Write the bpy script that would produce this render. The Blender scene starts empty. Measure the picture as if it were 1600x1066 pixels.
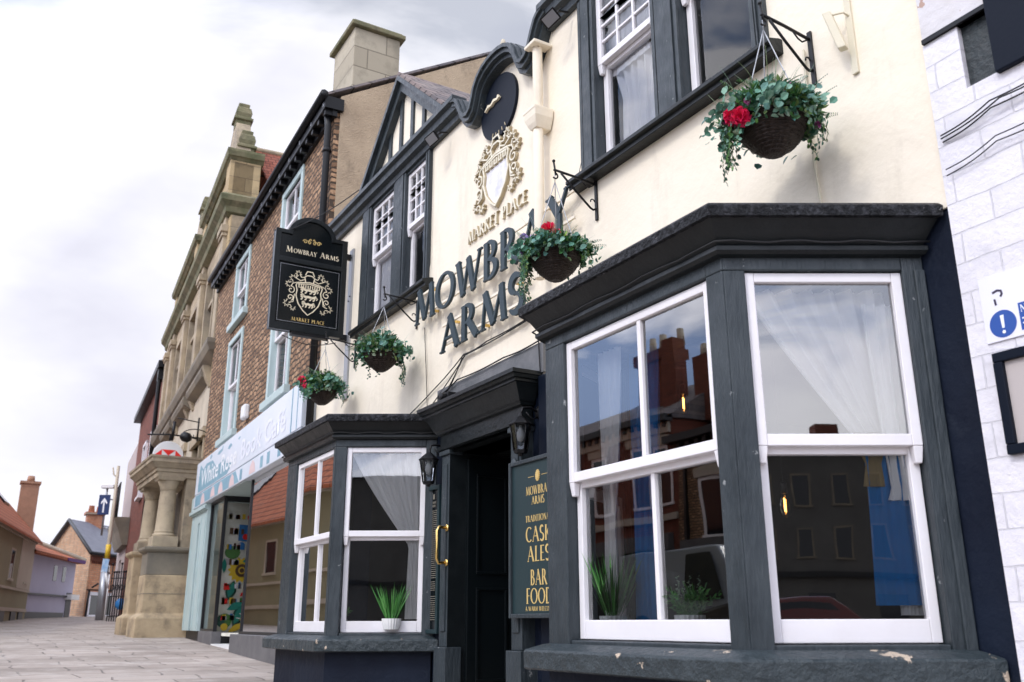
import bpy, math, random
from mathutils import Vector, Matrix
D = bpy.data; SC = bpy.context.scene; COL = SC.collection
R = math.radians
random.seed(7)
# ------------------------------------------------------------------ camera
cam_d = D.cameras.new("camera"); cam = D.objects.new("camera", cam_d); COL.objects.link(cam)
EYE = Vector((0, 0, 1.2))
cam_d.sensor_width = 36; cam_d.lens = 36 * 1429 / 1600; cam_d.clip_start = 0.05; cam_d.clip_end = 2000
ha, pi_, ro = R(180 - 30.437), R(17.04), R(-0.153)
hd = Vector((math.cos(ha), math.sin(ha), 0)); rt0 = Vector((math.sin(ha), -math.cos(ha), 0)); zz = Vector((0, 0, 1))
fw = math.cos(pi_) * hd + math.sin(pi_) * zz; up0 = -math.sin(pi_) * hd + math.cos(pi_) * zz
rt = math.cos(ro) * rt0 + math.sin(ro) * up0; up = -math.sin(ro) * rt0 + math.cos(ro) * up0
cam.matrix_world = Matrix(((rt.x, up.x, -fw.x, EYE.x), (rt.y, up.y, -fw.y, EYE.y), (rt.z, up.z, -fw.z, EYE.z), (0, 0, 0, 1)))
cam_d.dof.use_dof = True; cam_d.dof.focus_distance = 6.5; cam_d.dof.aperture_fstop = 3.2
SC.camera = cam
# ------------------------------------------------------------------ light
CLOUD = (1.3, .4, 0)
SC.view_settings.view_transform = 'Standard'; SC.view_settings.look = 'None'
SC.view_settings.exposure = -0.12; SC.view_settings.gamma = 1.0
SUN_EL, SUN_AZ = R(44), R(-72)          # azimuth of the sun, counter-clockwise from +X
sdir = Vector((math.cos(SUN_EL) * math.cos(SUN_AZ), math.cos(SUN_EL) * math.sin(SUN_AZ), math.sin(SUN_EL)))
sl = D.lights.new("sun", 'SUN'); sl.energy = 1.5; sl.angle = R(10); sl.color = (1, .965, .91)
so = D.objects.new("sun", sl); COL.objects.link(so); so.location = (-5, -10, 20)
so.rotation_euler = (-sdir).to_track_quat('-Z', 'Y').to_euler()
W = D.worlds.new("World"); SC.world = W; W.use_nodes = True
nt = W.node_tree; nt.nodes.clear()
def N(tree, typ, **k):
    n = tree.nodes.new(typ)
    for a, v in k.items():
        if a[0] == 'i' and a[1:].isdigit(): n.inputs[int(a[1:])].default_value = v
        else: setattr(n, a, v)
    return n
L = nt.links.new
sky = N(nt, 'ShaderNodeTexSky', sky_type='NISHITA', sun_disc=False, sun_elevation=SUN_EL, sun_rotation=R(90) - SUN_AZ)
tc = N(nt, 'ShaderNodeTexCoord')
mp = N(nt, 'ShaderNodeMapping'); mp.inputs['Scale'].default_value = (1, 1, 2.2); mp.inputs['Location'].default_value = CLOUD
n1 = N(nt, 'ShaderNodeTexNoise'); n1.inputs['Scale'].default_value = 2.1; n1.inputs['Detail'].default_value = 7; n1.inputs['Roughness'].default_value = .55
n1.inputs['Distortion'].default_value = .35
n2 = N(nt, 'ShaderNodeTexNoise'); n2.inputs['Scale'].default_value = 3.4; n2.inputs['Detail'].default_value = 5
L(tc.outputs['Generated'], mp.inputs[0]); L(mp.outputs[0], n1.inputs['Vector']); L(mp.outputs[0], n2.inputs['Vector'])
cr = N(nt, 'ShaderNodeValToRGB'); cr.color_ramp.elements[0].position = .34; cr.color_ramp.elements[0].color = (.5, .5, .5, 1); cr.color_ramp.elements[1].position = .48
L(n1.outputs['Fac'], cr.inputs[0])
cc = N(nt, 'ShaderNodeValToRGB'); e = cc.color_ramp.elements
e[0].position = .35; e[0].color = (.66, .66, .75, 1); e[1].position = .62; e[1].color = (.86, .86, .91, 1)
L(n2.outputs['Fac'], cc.inputs[0])
dt = N(nt, 'ShaderNodeVectorMath', operation='DOT_PRODUCT'); dt.inputs[1].default_value = Vector((.12, -.80, .58)).normalized()
L(tc.outputs['Generated'], dt.inputs[0])
mr = N(nt, 'ShaderNodeMapRange'); mr.inputs[1].default_value = .05; mr.inputs[2].default_value = .6; mr.inputs[3].default_value = 11.6; mr.inputs[4].default_value = 40
L(dt.outputs['Value'], mr.inputs[0])
n3 = N(nt, 'ShaderNodeTexNoise'); n3.inputs['Scale'].default_value = 4.6; n3.inputs['Detail'].default_value = 8; n3.inputs['Distortion'].default_value = .5; L(mp.outputs[0], n3.inputs['Vector'])
c3 = N(nt, 'ShaderNodeValToRGB'); c3.color_ramp.elements[0].position = .43; c3.color_ramp.elements[0].color = (.22, .30, .46, 1); c3.color_ramp.elements[1].position = .56; c3.color_ramp.elements[1].color = (1.0, 1.0, 1.0, 1); L(n3.outputs['Fac'], c3.inputs[0])
m3 = N(nt, 'ShaderNodeMapRange'); m3.inputs[1].default_value = .15; m3.inputs[2].default_value = .45; L(dt.outputs['Value'], m3.inputs[0])
x3 = N(nt, 'ShaderNodeMix', data_type='RGBA'); x3.inputs['A'].default_value = (1, 1, 1, 1); L(m3.outputs[0], x3.inputs['Factor']); L(c3.outputs[0], x3.inputs['B'])
y3 = N(nt, 'ShaderNodeVectorMath', operation='MULTIPLY'); L(cc.outputs[0], y3.inputs[0]); L(x3.outputs['Result'], y3.inputs[1])
ml = N(nt, 'ShaderNodeVectorMath', operation='SCALE'); L(y3.outputs[0], ml.inputs[0]); L(mr.outputs[0], ml.inputs['Scale'])
mx = N(nt, 'ShaderNodeMix', data_type='RGBA'); L(cr.outputs[0], mx.inputs['Factor']); L(sky.outputs[0], mx.inputs['A']); L(ml.outputs[0], mx.inputs['B'])
bg = N(nt, 'ShaderNodeBackground'); bg.inputs[1].default_value = .12; L(mx.outputs['Result'], bg.inputs[0])
wo = N(nt, 'ShaderNodeOutputWorld'); L(bg.outputs[0], wo.inputs[0])
# ------------------------------------------------------------------ materials
def newmat(name):
    m = D.materials.new(name); m.use_nodes = True; t = m.node_tree; t.nodes.clear()
    b = t.nodes.new('ShaderNodeBsdfPrincipled'); o = t.nodes.new('ShaderNodeOutputMaterial'); t.links.new(b.outputs[0], o.inputs[0])
    g = t.nodes.new('ShaderNodeNewGeometry')
    return m, t, b, g
def c4(c): return (c[0], c[1], c[2], 1)
def mixc(t, fac, a, b, blend='MIX'):
    m = t.nodes.new('ShaderNodeMix'); m.data_type = 'RGBA'; m.blend_type = blend
    for s, v in (('Factor', fac), ('A', a), ('B', b)):
        if hasattr(v, 'links') or hasattr(v, 'is_linked'): t.links.new(v, m.inputs[s])
        else: m.inputs[s].default_value = v if s == 'Factor' else c4(v)
    return m.outputs['Result']
def noise(t, vec, sc, det=5, rough=.55, stretch=None):
    if stretch:
        mp = t.nodes.new('ShaderNodeMapping'); mp.inputs['Scale'].default_value = stretch; t.links.new(vec, mp.inputs[0]); vec = mp.outputs[0]
    n = t.nodes.new('ShaderNodeTexNoise'); n.inputs['Scale'].default_value = sc; n.inputs['Detail'].default_value = det; n.inputs['Roughness'].default_value = rough
    t.links.new(vec, n.inputs['Vector']); return n.outputs['Fac']
def ramp(t, v, a, b):
    m = t.nodes.new('ShaderNodeMapRange'); m.inputs[1].default_value = a; m.inputs[2].default_value = b; t.links.new(v, m.inputs[0]); return m.outputs[0]
def bump(t, b, h, st, dist=.01, prev=None):
    n = t.nodes.new('ShaderNodeBump'); n.inputs['Strength'].default_value = st; n.inputs['Distance'].default_value = dist
    t.links.new(h, n.inputs['Height'])
    if prev is not None: t.links.new(prev, n.inputs['Normal'])
    t.links.new(n.outputs[0], b.inputs['Normal']); return n.outputs[0]
def mat(name, c1, c2=None, ns=3, lo=.35, hi=.65, rough=.6, spec=.5, bs=40, bst=.25, bd=.01, metal=0, stretch=None, chips=None, dirt=None, drough=0, bstr=None):
    m, t, b, g = newmat(name); P = g.outputs['Position']
    col = None
    if c2:
        col = mixc(t, ramp(t, noise(t, P, ns, 6, .6, stretch), lo, hi), c1, c2)
    else: b.inputs['Base Color'].default_value = c4(c1)
    if dirt:   # (colour, scale, lo, hi, stretch)
        col = mixc(t, ramp(t, noise(t, P, dirt[1], 8, .7, dirt[4]), dirt[2], dirt[3]), col if col else c1, dirt[0])
    if chips:  # (colour, scale, threshold)
        col = mixc(t, ramp(t, noise(t, P, chips[1], 6, .65), chips[2], chips[2] + .015), col if col else c1, chips[0])
    if col: t.links.new(col, b.inputs['Base Color'])
    b.inputs['Roughness'].default_value = rough; b.inputs['Specular IOR Level'].default_value = spec; b.inputs['Metallic'].default_value = metal
    if drough:
        rr = t.nodes.new('ShaderNodeMapRange'); rr.inputs[3].default_value = rough - drough; rr.inputs[4].default_value = rough + drough; rr.inputs[1].default_value = .3; rr.inputs[2].default_value = .7
        t.links.new(noise(t, P, 12, 4), rr.inputs[0]); t.links.new(rr.outputs[0], b.inputs['Roughness'])
    if bst: bump(t, b, noise(t, P, bs, 8, .6, bstr), bst, bd)
    return m
def brick(name, cols, mortar, w, h, ms, ax='xz', rough=.85, bst=.6, third=None, off=.5, nsc=6, ang=0, warp=0, squash=1, blot=None):
    m, t, b, g = newmat(name); P = g.outputs['Position']
    s = t.nodes.new('ShaderNodeSeparateXYZ'); c = t.nodes.new('ShaderNodeCombineXYZ'); t.links.new(P, s.inputs[0])
    i = {'x': 0, 'y': 1, 'z': 2}
    t.links.new(s.outputs[i[ax[0]]], c.inputs[0]); t.links.new(s.outputs[i[ax[1]]], c.inputs[1])
    v = c.outputs[0]
    if ang:
        mpn = t.nodes.new('ShaderNodeMapping'); mpn.inputs['Rotation'].default_value = (0, 0, ang); t.links.new(v, mpn.inputs[0]); v = mpn.outputs[0]
    if warp:
        nn = t.nodes.new('ShaderNodeTexNoise'); nn.inputs['Scale'].default_value = 3 / w * .4; t.links.new(P, nn.inputs['Vector'])
        va = t.nodes.new('ShaderNodeVectorMath'); va.operation = 'MULTIPLY_ADD'; t.links.new(nn.outputs['Color'], va.inputs[0]); va.inputs[1].default_value = (warp, warp, 0); t.links.new(v, va.inputs[2]); v = va.outputs[0]
    br = t.nodes.new('ShaderNodeTexBrick'); br.offset = off; t.links.new(v, br.inputs['Vector'])
    br.inputs['Scale'].default_value = 1; br.inputs['Brick Width'].default_value = w; br.inputs['Row Height'].default_value = h; br.inputs['Mortar Size'].default_value = ms; br.inputs['Mortar Smooth'].default_value = .3
    br.inputs['Color1'].default_value = c4(cols[0]); br.inputs['Color2'].default_value = c4(cols[1]); br.inputs['Mortar'].default_value = c4(mortar)
    col = br.outputs['Color']
    if third: col = mixc(t, ramp(t, noise(t, P, nsc, 6, .7), .5, .72), col, third)
    if blot: col = mixc(t, ramp(t, noise(t, P, blot[0], 7, .65), .42, .72), col, blot[1], 'MULTIPLY')
    t.links.new(col, b.inputs['Base Color']); b.inputs['Roughness'].default_value = rough; b.inputs['Specular IOR Level'].default_value = .3
    inv = t.nodes.new('ShaderNodeMath'); inv.operation = 'SUBTRACT'; inv.inputs[0].default_value = 1; t.links.new(br.outputs['Fac'], inv.inputs[1])
    ad = t.nodes.new('ShaderNodeMath'); ad.operation = 'MULTIPLY_ADD'; t.links.new(noise(t, P, 1.3 / h, 6, .7), ad.inputs[0]); ad.inputs[1].default_value = 1.1; t.links.new(inv.outputs[0], ad.inputs[2])
    bump(t, b, ad.outputs[0], bst, .012)
    return m
def glass(name, tint=(.9, .93, .93), gain=1.7, base=.03, wav=.012):
    m = D.materials.new(name); m.use_nodes = True; t = m.node_tree; t.nodes.clear()
    g = t.nodes.new('ShaderNodeNewGeometry')
    tr = t.nodes.new('ShaderNodeBsdfTransparent'); tr.inputs[0].default_value = c4(tint)
    gl = t.nodes.new('ShaderNodeBsdfGlossy'); gl.inputs['Roughness'].default_value = .012
    fr = t.nodes.new('ShaderNodeFresnel'); fr.inputs[0].default_value = 1.52
    ma = t.nodes.new('ShaderNodeMath'); ma.operation = 'MULTIPLY_ADD'; ma.use_clamp = True; ma.inputs[1].default_value = gain; ma.inputs[2].default_value = base
    t.links.new(fr.outputs[0], ma.inputs[0])
    bp = t.nodes.new('ShaderNodeBump'); bp.inputs['Strength'].default_value = wav * 10; bp.inputs['Distance'].default_value = .01
    t.links.new(noise(t, g.outputs['Position'], 2.2, 1), bp.inputs['Height']); t.links.new(bp.outputs[0], gl.inputs['Normal'])
    mx = t.nodes.new('ShaderNodeMixShader'); o = t.nodes.new('ShaderNodeOutputMaterial')
    t.links.new(ma.outputs[0], mx.inputs[0]); t.links.new(tr.outputs[0], mx.inputs[1]); t.links.new(gl.outputs[0], mx.inputs[2]); t.links.new(mx.outputs[0], o.inputs[0])
    return m
def emis(name, c, s):
    m = D.materials.new(name); m.use_nodes = True; t = m.node_tree; t.nodes.clear()
    e = t.nodes.new('ShaderNodeEmission'); e.inputs[0].default_value = c4(c); e.inputs[1].default_value = s
    o = t.nodes.new('ShaderNodeOutputMaterial'); t.links.new(e.outputs[0], o.inputs[0]); return m
def cloth(name, c, tr=.35, alpha=1.0):
    m = D.materials.new(name); m.use_nodes = True; t = m.node_tree; t.nodes.clear()
    d = t.nodes.new('ShaderNodeBsdfDiffuse'); d.inputs[0].default_value = c4(c)
    s = t.nodes.new('ShaderNodeBsdfTranslucent'); s.inputs[0].default_value = c4(c)
    x = t.nodes.new('ShaderNodeMixShader'); x.inputs[0].default_value = tr; o = t.nodes.new('ShaderNodeOutputMaterial')
    t.links.new(d.outputs[0], x.inputs[1]); t.links.new(s.outputs[0], x.inputs[2])
    if alpha < 1:
        p = t.nodes.new('ShaderNodeBsdfTransparent'); y = t.nodes.new('ShaderNodeMixShader'); y.inputs[0].default_value = alpha
        t.links.new(p.outputs[0], y.inputs[1]); t.links.new(x.outputs[0], y.inputs[2]); t.links.new(y.outputs[0], o.inputs[0])
    else: t.links.new(x.outputs[0], o.inputs[0])
    return m
M = {}
M['cream'] = mat('cream_render', (.86, .775, .635), (.83, .74, .59), ns=1.2, rough=.8, bs=7, bst=.55, bd=.014, dirt=((.55, .475, .37), 1.7, .54, .86, (1, 1, .2)))
M['slate_paint'] = mat('slate_grey_paint', (.029, .038, .044), (.041, .051, .057), ns=4, rough=.42, spec=.35, bs=34, bst=.9, bd=.010, bstr=(1, 1, .22), chips=((.22, .23, .23), 12, .675), drough=.12, dirt=((.014, .02, .024), 6, .5, .75, (1, 1, .25)))
M['sill_paint'] = mat('peeling_sill_paint', (.022, .032, .037), (.034, .046, .051), ns=5, rough=.42, spec=.4, bs=9, bst=1.0, bd=.04, chips=((.50, .40, .30), 6, .64), drough=.1)
M['black_paint'] = mat('black_gloss_paint', (.006, .008, .009), (.011, .014, .015), ns=4, rough=.36, spec=.28, bs=20, bst=.6, bd=.006, drough=.08)
M['navy'] = mat('navy_masonry_paint', (.004, .007, .017), (.007, .012, .025), ns=2, rough=.6, spec=.18, bs=11, bst=.7, bd=.012, dirt=((.018, .024, .036), 6, .6, .8, None))
M['stone_cap'] = mat('black_weathered_cap', (.004, .005, .007), (.06, .062, .072), ns=26, lo=.48, hi=.72, rough=.55, spec=.3, bs=30, bst=1.0, bd=.05, chips=((.20, .19, .19), 22, .67))
M['door'] = mat('dark_door_paint', (.003, .005, .006), rough=.4, spec=.25, bs=20, bst=.1)
M['white'] = mat('white_sash_paint', (.80, .775, .79), (.74, .71, .71), ns=3, rough=.45, bs=20, bst=.2, bd=.003, dirt=((.50, .46, .42), 14, .68, .86, None))
M['glass'] = glass('window_glass', tint=(.93, .95, .95), gain=1.8, base=.17)
M['glass_up'] = glass('upper_window_glass', tint=(.95, .96, .97), gain=.9, base=.01)
M['lace'] = cloth('white_curtain_cloth', (.9, .88, .87), .2)
M['net'] = cloth('sheer_net_cloth', (.9, .89, .91), .2, .95)
M['blue_cloth'] = cloth('blue_curtain_cloth', (.015, .16, .42), .15)
M['tan_cloth'] = cloth('tan_check_cloth', (.26, .19, .09), .2)
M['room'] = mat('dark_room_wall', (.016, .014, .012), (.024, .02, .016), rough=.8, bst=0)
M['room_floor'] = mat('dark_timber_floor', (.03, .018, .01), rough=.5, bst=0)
M['lead'] = mat('grey_lead', (.10, .105, .11), (.16, .16, .165), ns=6, rough=.6, bs=12, bst=.5)
M['iron'] = mat('black_iron', (.005, .005, .006), rough=.45, spec=.3, bs=60, bst=.3, bd=.002)
M['brass'] = mat('brass', (.75, .52, .18), rough=.25, metal=1, bst=0)
M['gold'] = mat('gold_lettering', (.62, .44, .16), rough=.45, bst=0)
M['gold_pale'] = mat('pale_gold_lettering', (.80, .70, .50), rough=.5, bst=0)
M['bronze_and_shadow'] = mat('bronze_and_shadow_edge', (.46, .38, .24), rough=.6, bst=.2)  # bronze for gilt marks, and brown shadow edges painted under the cream relief
M['cream_relief'] = mat('cream_relief_paint', (.80, .74, .60), (.74, .68, .52), ns=12, rough=.6, bst=.2)
M['marble'] = mat('marbled_shield_paint', (.78, .76, .76), (.55, .54, .57), ns=11, lo=.4, hi=.7, rough=.5, bst=.1)
M['signboard'] = mat('black_signboard', (.003, .005, .006), rough=.2, spec=.3, bst=0)
M['board_green'] = mat('dark_green_board', (.010, .028, .032), rough=.5, bst=.1)
M['letter'] = mat('slate_letter_paint', (.025, .042, .052), rough=.5, spec=.3, bst=.1)
M['wicker'] = mat('dark_wicker', (.008, .005, .004), (.035, .019, .011), ns=60, rough=.6, bs=60, bst=.8, bd=.01, stretch=(1, 1, 6))
M['leaf'] = mat('green_leaf', (.015, .075, .025), (.07, .20, .06), ns=20, rough=.5, bst=0)
M['euc'] = mat('blue_green_leaf', (.018, .10, .075), (.12, .27, .21), ns=22, rough=.5, bst=0)
M['pale_leaf'] = mat('pale_feathery_leaf', (.20, .30, .24), (.36, .42, .34), ns=12, rough=.6, bst=0)
M['lime'] = mat('lime_leaf', (.22, .34, .03), rough=.5, bst=0)
M['pink'] = mat('hot_pink_petal', (.75, .012, .09), (.9, .05, .16), ns=30, rough=.5, bst=0)
M['mauve'] = mat('mauve_petal', (.42, .08, .28), (.6, .3, .5), ns=20, rough=.5, bst=0)
M['lilac'] = mat('lilac_petal', (.42, .33, .6), rough=.5, bst=0)
M['whitepetal'] = mat('white_petal', (.8, .72, .74), rough=.5, bst=0)
M['pot'] = mat('white_pot', (.75, .75, .73), rough=.4, bst=0)
M['grass'] = mat('pot_grass', (.02, .11, .025), (.06, .2, .04), ns=20, rough=.5, bst=0)
M['plastic_w'] = mat('white_plastic', (.75, .75, .74), rough=.4, bst=0)
M['cream_metal'] = mat('cream_painted_metal', (.66, .60, .45), rough=.5, bst=.15)
M['steel'] = mat('grey_steel', (.35, .36, .38), rough=.4, metal=.6, bst=.1)
M['cable'] = mat('black_cable', (.008, .008, .009), rough=.6, bst=0)
M['lampglass'] = glass('lamp_glass', tint=(.8, .82, .84), gain=1.2, base=.05)
M['bulbglass'] = glass('bulb_glass', tint=(.95, .82, .6), gain=1.2, base=.04, wav=0)
M['filament'] = emis('glowing_filament', (1, .48, .12), 22)
M['frost'] = mat('frosted_bulb', (.6, .6, .58), rough=.35, bst=0)
M['led'] = mat('floodlight_lens', (.22, .22, .23), rough=.2, bst=0)
M['old_brick'] = brick('eroded_brown_brick', ((.20, .11, .06), (.50, .31, .18)), (.07, .05, .035), .19, .085, .016, third=(.10, .06, .045), nsc=16, bst=1.0, warp=.09, off=.5)
M['harl'] = mat('brown_harling', (.52, .40, .27), (.36, .27, .18), ns=1.4, rough=.9, bs=45, bst=.9, bd=.02, dirt=((.16, .12, .08), 2.5, .56, .8, (1, 1, .5)))
M['shop_paint'] = mat('duck_egg_paint', (.40, .50, .49), (.46, .56, .55), ns=2, rough=.5, bst=.1)
M['fascia'] = mat('pale_fascia_print', (.62, .68, .74), (.70, .73, .79), ns=1.0, rough=.4, bst=0)
M['teal_print'] = mat('teal_print', (.17, .33, .42), (.24, .42, .50), ns=3, rough=.45, bst=0)
M['pink_print'] = mat('pink_print', (.70, .54, .53), rough=.45, bst=0)
M['print_white'] = mat('white_print', (.82, .84, .86), rough=.45, bst=0)
M['dkframe'] = mat('dark_shop_frame', (.012, .012, .014), rough=.4, bst=0)
M['riser'] = mat('grey_stone_riser', (.10, .095, .10), (.14, .135, .135), ns=5, rough=.6, bst=.2)
M['display'] = mat('pale_display_shelf', (.80, .78, .68), (.62, .60, .50), ns=4, rough=.7, bst=0)
M['stone'] = brick('sandstone_ashlar', ((.46, .37, .25), (.35, .275, .18)), (.19, .155, .11), .72, .34, .008, third=(.17, .14, .09), nsc=1.3, bst=.35)
M['stone_side'] = brick('sandstone_ashlar_side', ((.47, .355, .20), (.37, .27, .145)), (.22, .165, .10), .72, .34, .008, ax='yz', third=(.20, .16, .10), nsc=1.1, bst=.35)
M['stone_plain'] = mat('weathered_sandstone', (.42, .34, .23), (.24, .195, .14), ns=2.4, lo=.4, hi=.68, rough=.85, bs=14, bst=.5, dirt=((.085, .075, .055), 1.7, .56, .78, (1, 1, .8)))
M['stone_moss'] = mat('mossy_sandstone', (.22, .19, .11), (.12, .125, .06), ns=3, rough=.9, bs=12, bst=.6, dirt=((.04, .04, .028), 4, .5, .75, None))
M['stone_base'] = mat('sandstone_base', (.47, .36, .225), (.36, .27, .165), ns=2.6, rough=.8, bs=16, bst=.7, bd=.02, dirt=((.17, .135, .095), 2.6, .5, .74, None))
M['stone_grime'] = mat('soot_darkened_sandstone', (.16, .14, .11), (.25, .21, .15), ns=1.6, rough=.85, bs=20, bst=.4)
M['stone_pale'] = mat('pale_sandstone', (.58, .51, .40), (.46, .40, .30), ns=1.5, rough=.85, bs=16, bst=.35)
M['flags'] = brick('stone_flags', ((.43, .365, .315), (.335, .285, .245)), (.20, .17, .15), .80, .50, .012, ax='yx', third=(.48, .43, .385), nsc=3.4, rough=.7, bst=1.0, off=.37, warp=.22, blot=(.9, (.62, .60, .58)))
M['asphalt'] = mat('asphalt', (.05, .05, .052), (.065, .065, .066), ns=2, rough=.9, bs=120, bst=.4)
M['kerb'] = mat('kerb_stone', (.3, .28, .25), rough=.8, bst=.3)
M['slate'] = brick('slate_roof', ((.14, .13, .14), (.24, .20, .19)), (.04, .04, .04), .24, .16, .008, ax='xz', third=(.30, .25, .22), nsc=4, bst=.7)
M['slate_y'] = brick('slate_roof_side', ((.15, .13, .13), (.27, .21, .19)), (.04, .035, .035), .22, .12, .01, ax='yz', third=(.32, .27, .24), nsc=4, bst=.9)
M['redtile'] = brick('red_plain_tile', ((.26, .075, .045), (.36, .12, .075)), (.06, .025, .02), .17, .11, .009, ax='yz', third=(.20, .09, .07), nsc=2.5, bst=.8)
M['orange'] = brick('orange_hung_tile', ((.62, .20, .10), (.55, .17, .09)), (.16, .05, .03), .9, .22, .018, ax='yz', bst=.8)
M['pantile'] = brick('pantile_roof', ((.50, .17, .085), (.40, .125, .06)), (.14, .05, .03), .26, .20, .02, ax='xz', third=(.30, .13, .08), nsc=2, bst=.9)
M['redbrick'] = brick('red_brick', ((.36, .13, .07), (.46, .19, .10)), (.30, .24, .18), .23, .075, .01, third=(.24, .10, .06), nsc=3, bst=.5)
M['redbrick_d'] = brick('deep_red_brick', ((.16, .042, .025), (.23, .065, .04)), (.09, .06, .045), .23, .075, .01, third=(.13, .05, .035), nsc=3, bst=.5)
M['redbrick_y'] = brick('lightened_orange_brick', ((.60, .25, .13), (.68, .34, .20)), (.36, .27, .2), .26, .09, .012, ax='yz', third=(.34, .14, .08), nsc=3, bst=.5)  # base colour lightened to stand in for sunlight; nearer houses shade this wall
M['tanbrick'] = brick('tan_gable_brick', ((.44, .25, .14), (.54, .33, .20)), (.32, .25, .18), .26, .09, .014, ax='yz', third=(.26, .15, .09), nsc=2.5, bst=.6)
M['stone_chim'] = brick('grey_chimney_stone', ((.44, .385, .29), (.38, .33, .245)), (.22, .19, .14), .6, .34, .01, ax='yz', third=(.26, .23, .17), nsc=2, bst=.5)
M['olive'] = mat('olive_render', (.30, .27, .17), (.26, .235, .15), ns=.7, rough=.85, bst=.2)
M['beige'] = mat('beige_render', (.50, .44, .36), (.44, .38, .31), ns=.7, rough=.85, bst=.2)
M['lilac_r'] = mat('lilac_render', (.50, .49, .62), (.45, .44, .57), ns=.6, rough=.85, bst=.2)
M['greyrender'] = mat('grey_render', (.12, .115, .105), (.095, .09, .082), ns=.8, rough=.85, bst=.2)
M['stack'] = mat('tan_stack_brick', (.40, .22, .14), (.30, .17, .11), ns=3, rough=.8, bst=.3)
M['terracotta'] = mat('terracotta', (.55, .24, .14), rough=.8, bst=.2)
M['darkglass'] = mat('dark_window_glass', (.012, .015, .02), rough=.06, spec=.7, bst=0)
M['paintbrick'] = brick('white_painted_brick', ((.76, .735, .765), (.72, .695, .73)), (.66, .64, .67), .31, .142, .0035, third=(.62, .60, .63), nsc=5, bst=1.0, rough=.6, warp=.03)
M['worn_white'] = mat('worn_white_paint', (.66, .63, .64), (.60, .57, .56), ns=6, rough=.7, bs=18, bst=.7, chips=((.42, .28, .22), 7, .60))
M['shutter'] = mat('black_shutter_timber', (.008, .012, .013), (.020, .030, .032), ns=8, rough=.45, bs=14, bst=1.0, bd=.02, stretch=(3, 1, 14))
M['navyboard'] = mat('navy_board', (.003, .006, .014), rough=.55, spec=.15, bst=.1)
M['signwhite'] = mat('white_sign_plate', (.76, .75, .82), rough=.35, bst=0)
M['signblue'] = mat('blue_sign_ink', (.012, .07, .32), rough=.35, bst=0)
M['ink'] = mat('dark_ink', (.03, .02, .05), rough=.5, bst=0)
M['paper'] = mat('grey_paper', (.46, .41, .39), rough=.7, bst=0)
M['red'] = mat('red_ink', (.75, .02, .012), rough=.4, bst=0)
M['yellow'] = mat('yellow_ink', (.75, .5, .03), rough=.5, bst=0)
M['brown'] = mat('brown_ink', (.10, .05, .02), rough=.6, bst=0)
M['blueink'] = mat('picture_blue', (.03, .17, .42), rough=.5, bst=0)
M['teal'] = mat('teal_leaf_ink', (.015, .24, .18), rough=.5, bst=0)
M['dteal'] = mat('dark_leaf_ink', (.01, .07, .045), rough=.5, bst=0)
M['carblack'] = mat('black_car_paint', (.008, .008, .01), rough=.12, spec=.8, bst=0)
M['carred'] = mat('dark_red_car_paint', (.10, .008, .01), rough=.12, spec=.8, bst=0)
M['carwhite'] = mat('white_van_paint', (.30, .32, .34), rough=.15, spec=.6, bst=0)
M['tyre'] = mat('tyre_rubber', (.012, .012, .012), rough=.8, bst=0)
M['purple'] = mat('purple_verge', (.10, .02, .16), rough=.6, bst=0)

def vary(key, cols):   # each leaf or petal its own tint
    t = M[key].node_tree; b = next(n for n in t.nodes if n.type == 'BSDF_PRINCIPLED'); g = next(n for n in t.nodes if n.type == 'NEW_GEOMETRY')
    r = t.nodes.new('ShaderNodeValToRGB'); r.color_ramp.interpolation = 'LINEAR'
    while len(r.color_ramp.elements) < len(cols): r.color_ramp.elements.new(.5)
    for i, c in enumerate(cols): r.color_ramp.elements[i].position = i / (len(cols) - 1); r.color_ramp.elements[i].color = c4(c)
    t.links.new(g.outputs['Random Per Island'], r.inputs[0]); t.links.new(r.outputs[0], b.inputs['Base Color'])
vary('leaf', [(.012, .06, .02), (.04, .16, .04), (.11, .26, .05), (.02, .09, .05), (.16, .24, .06)])
vary('euc', [(.02, .10, .06), (.06, .20, .13), (.20, .36, .26), (.03, .12, .07), (.09, .22, .20)])
vary('pale_leaf', [(.14, .26, .16), (.34, .42, .32), (.22, .32, .12)])
vary('pink', [(.50, .006, .05), (.85, .02, .12), (.9, .12, .22)])
vary('mauve', [(.30, .04, .2), (.55, .14, .38), (.7, .4, .55)])
vary('grass', [(.02, .12, .02), (.06, .24, .04), (.12, .32, .08)])
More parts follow.
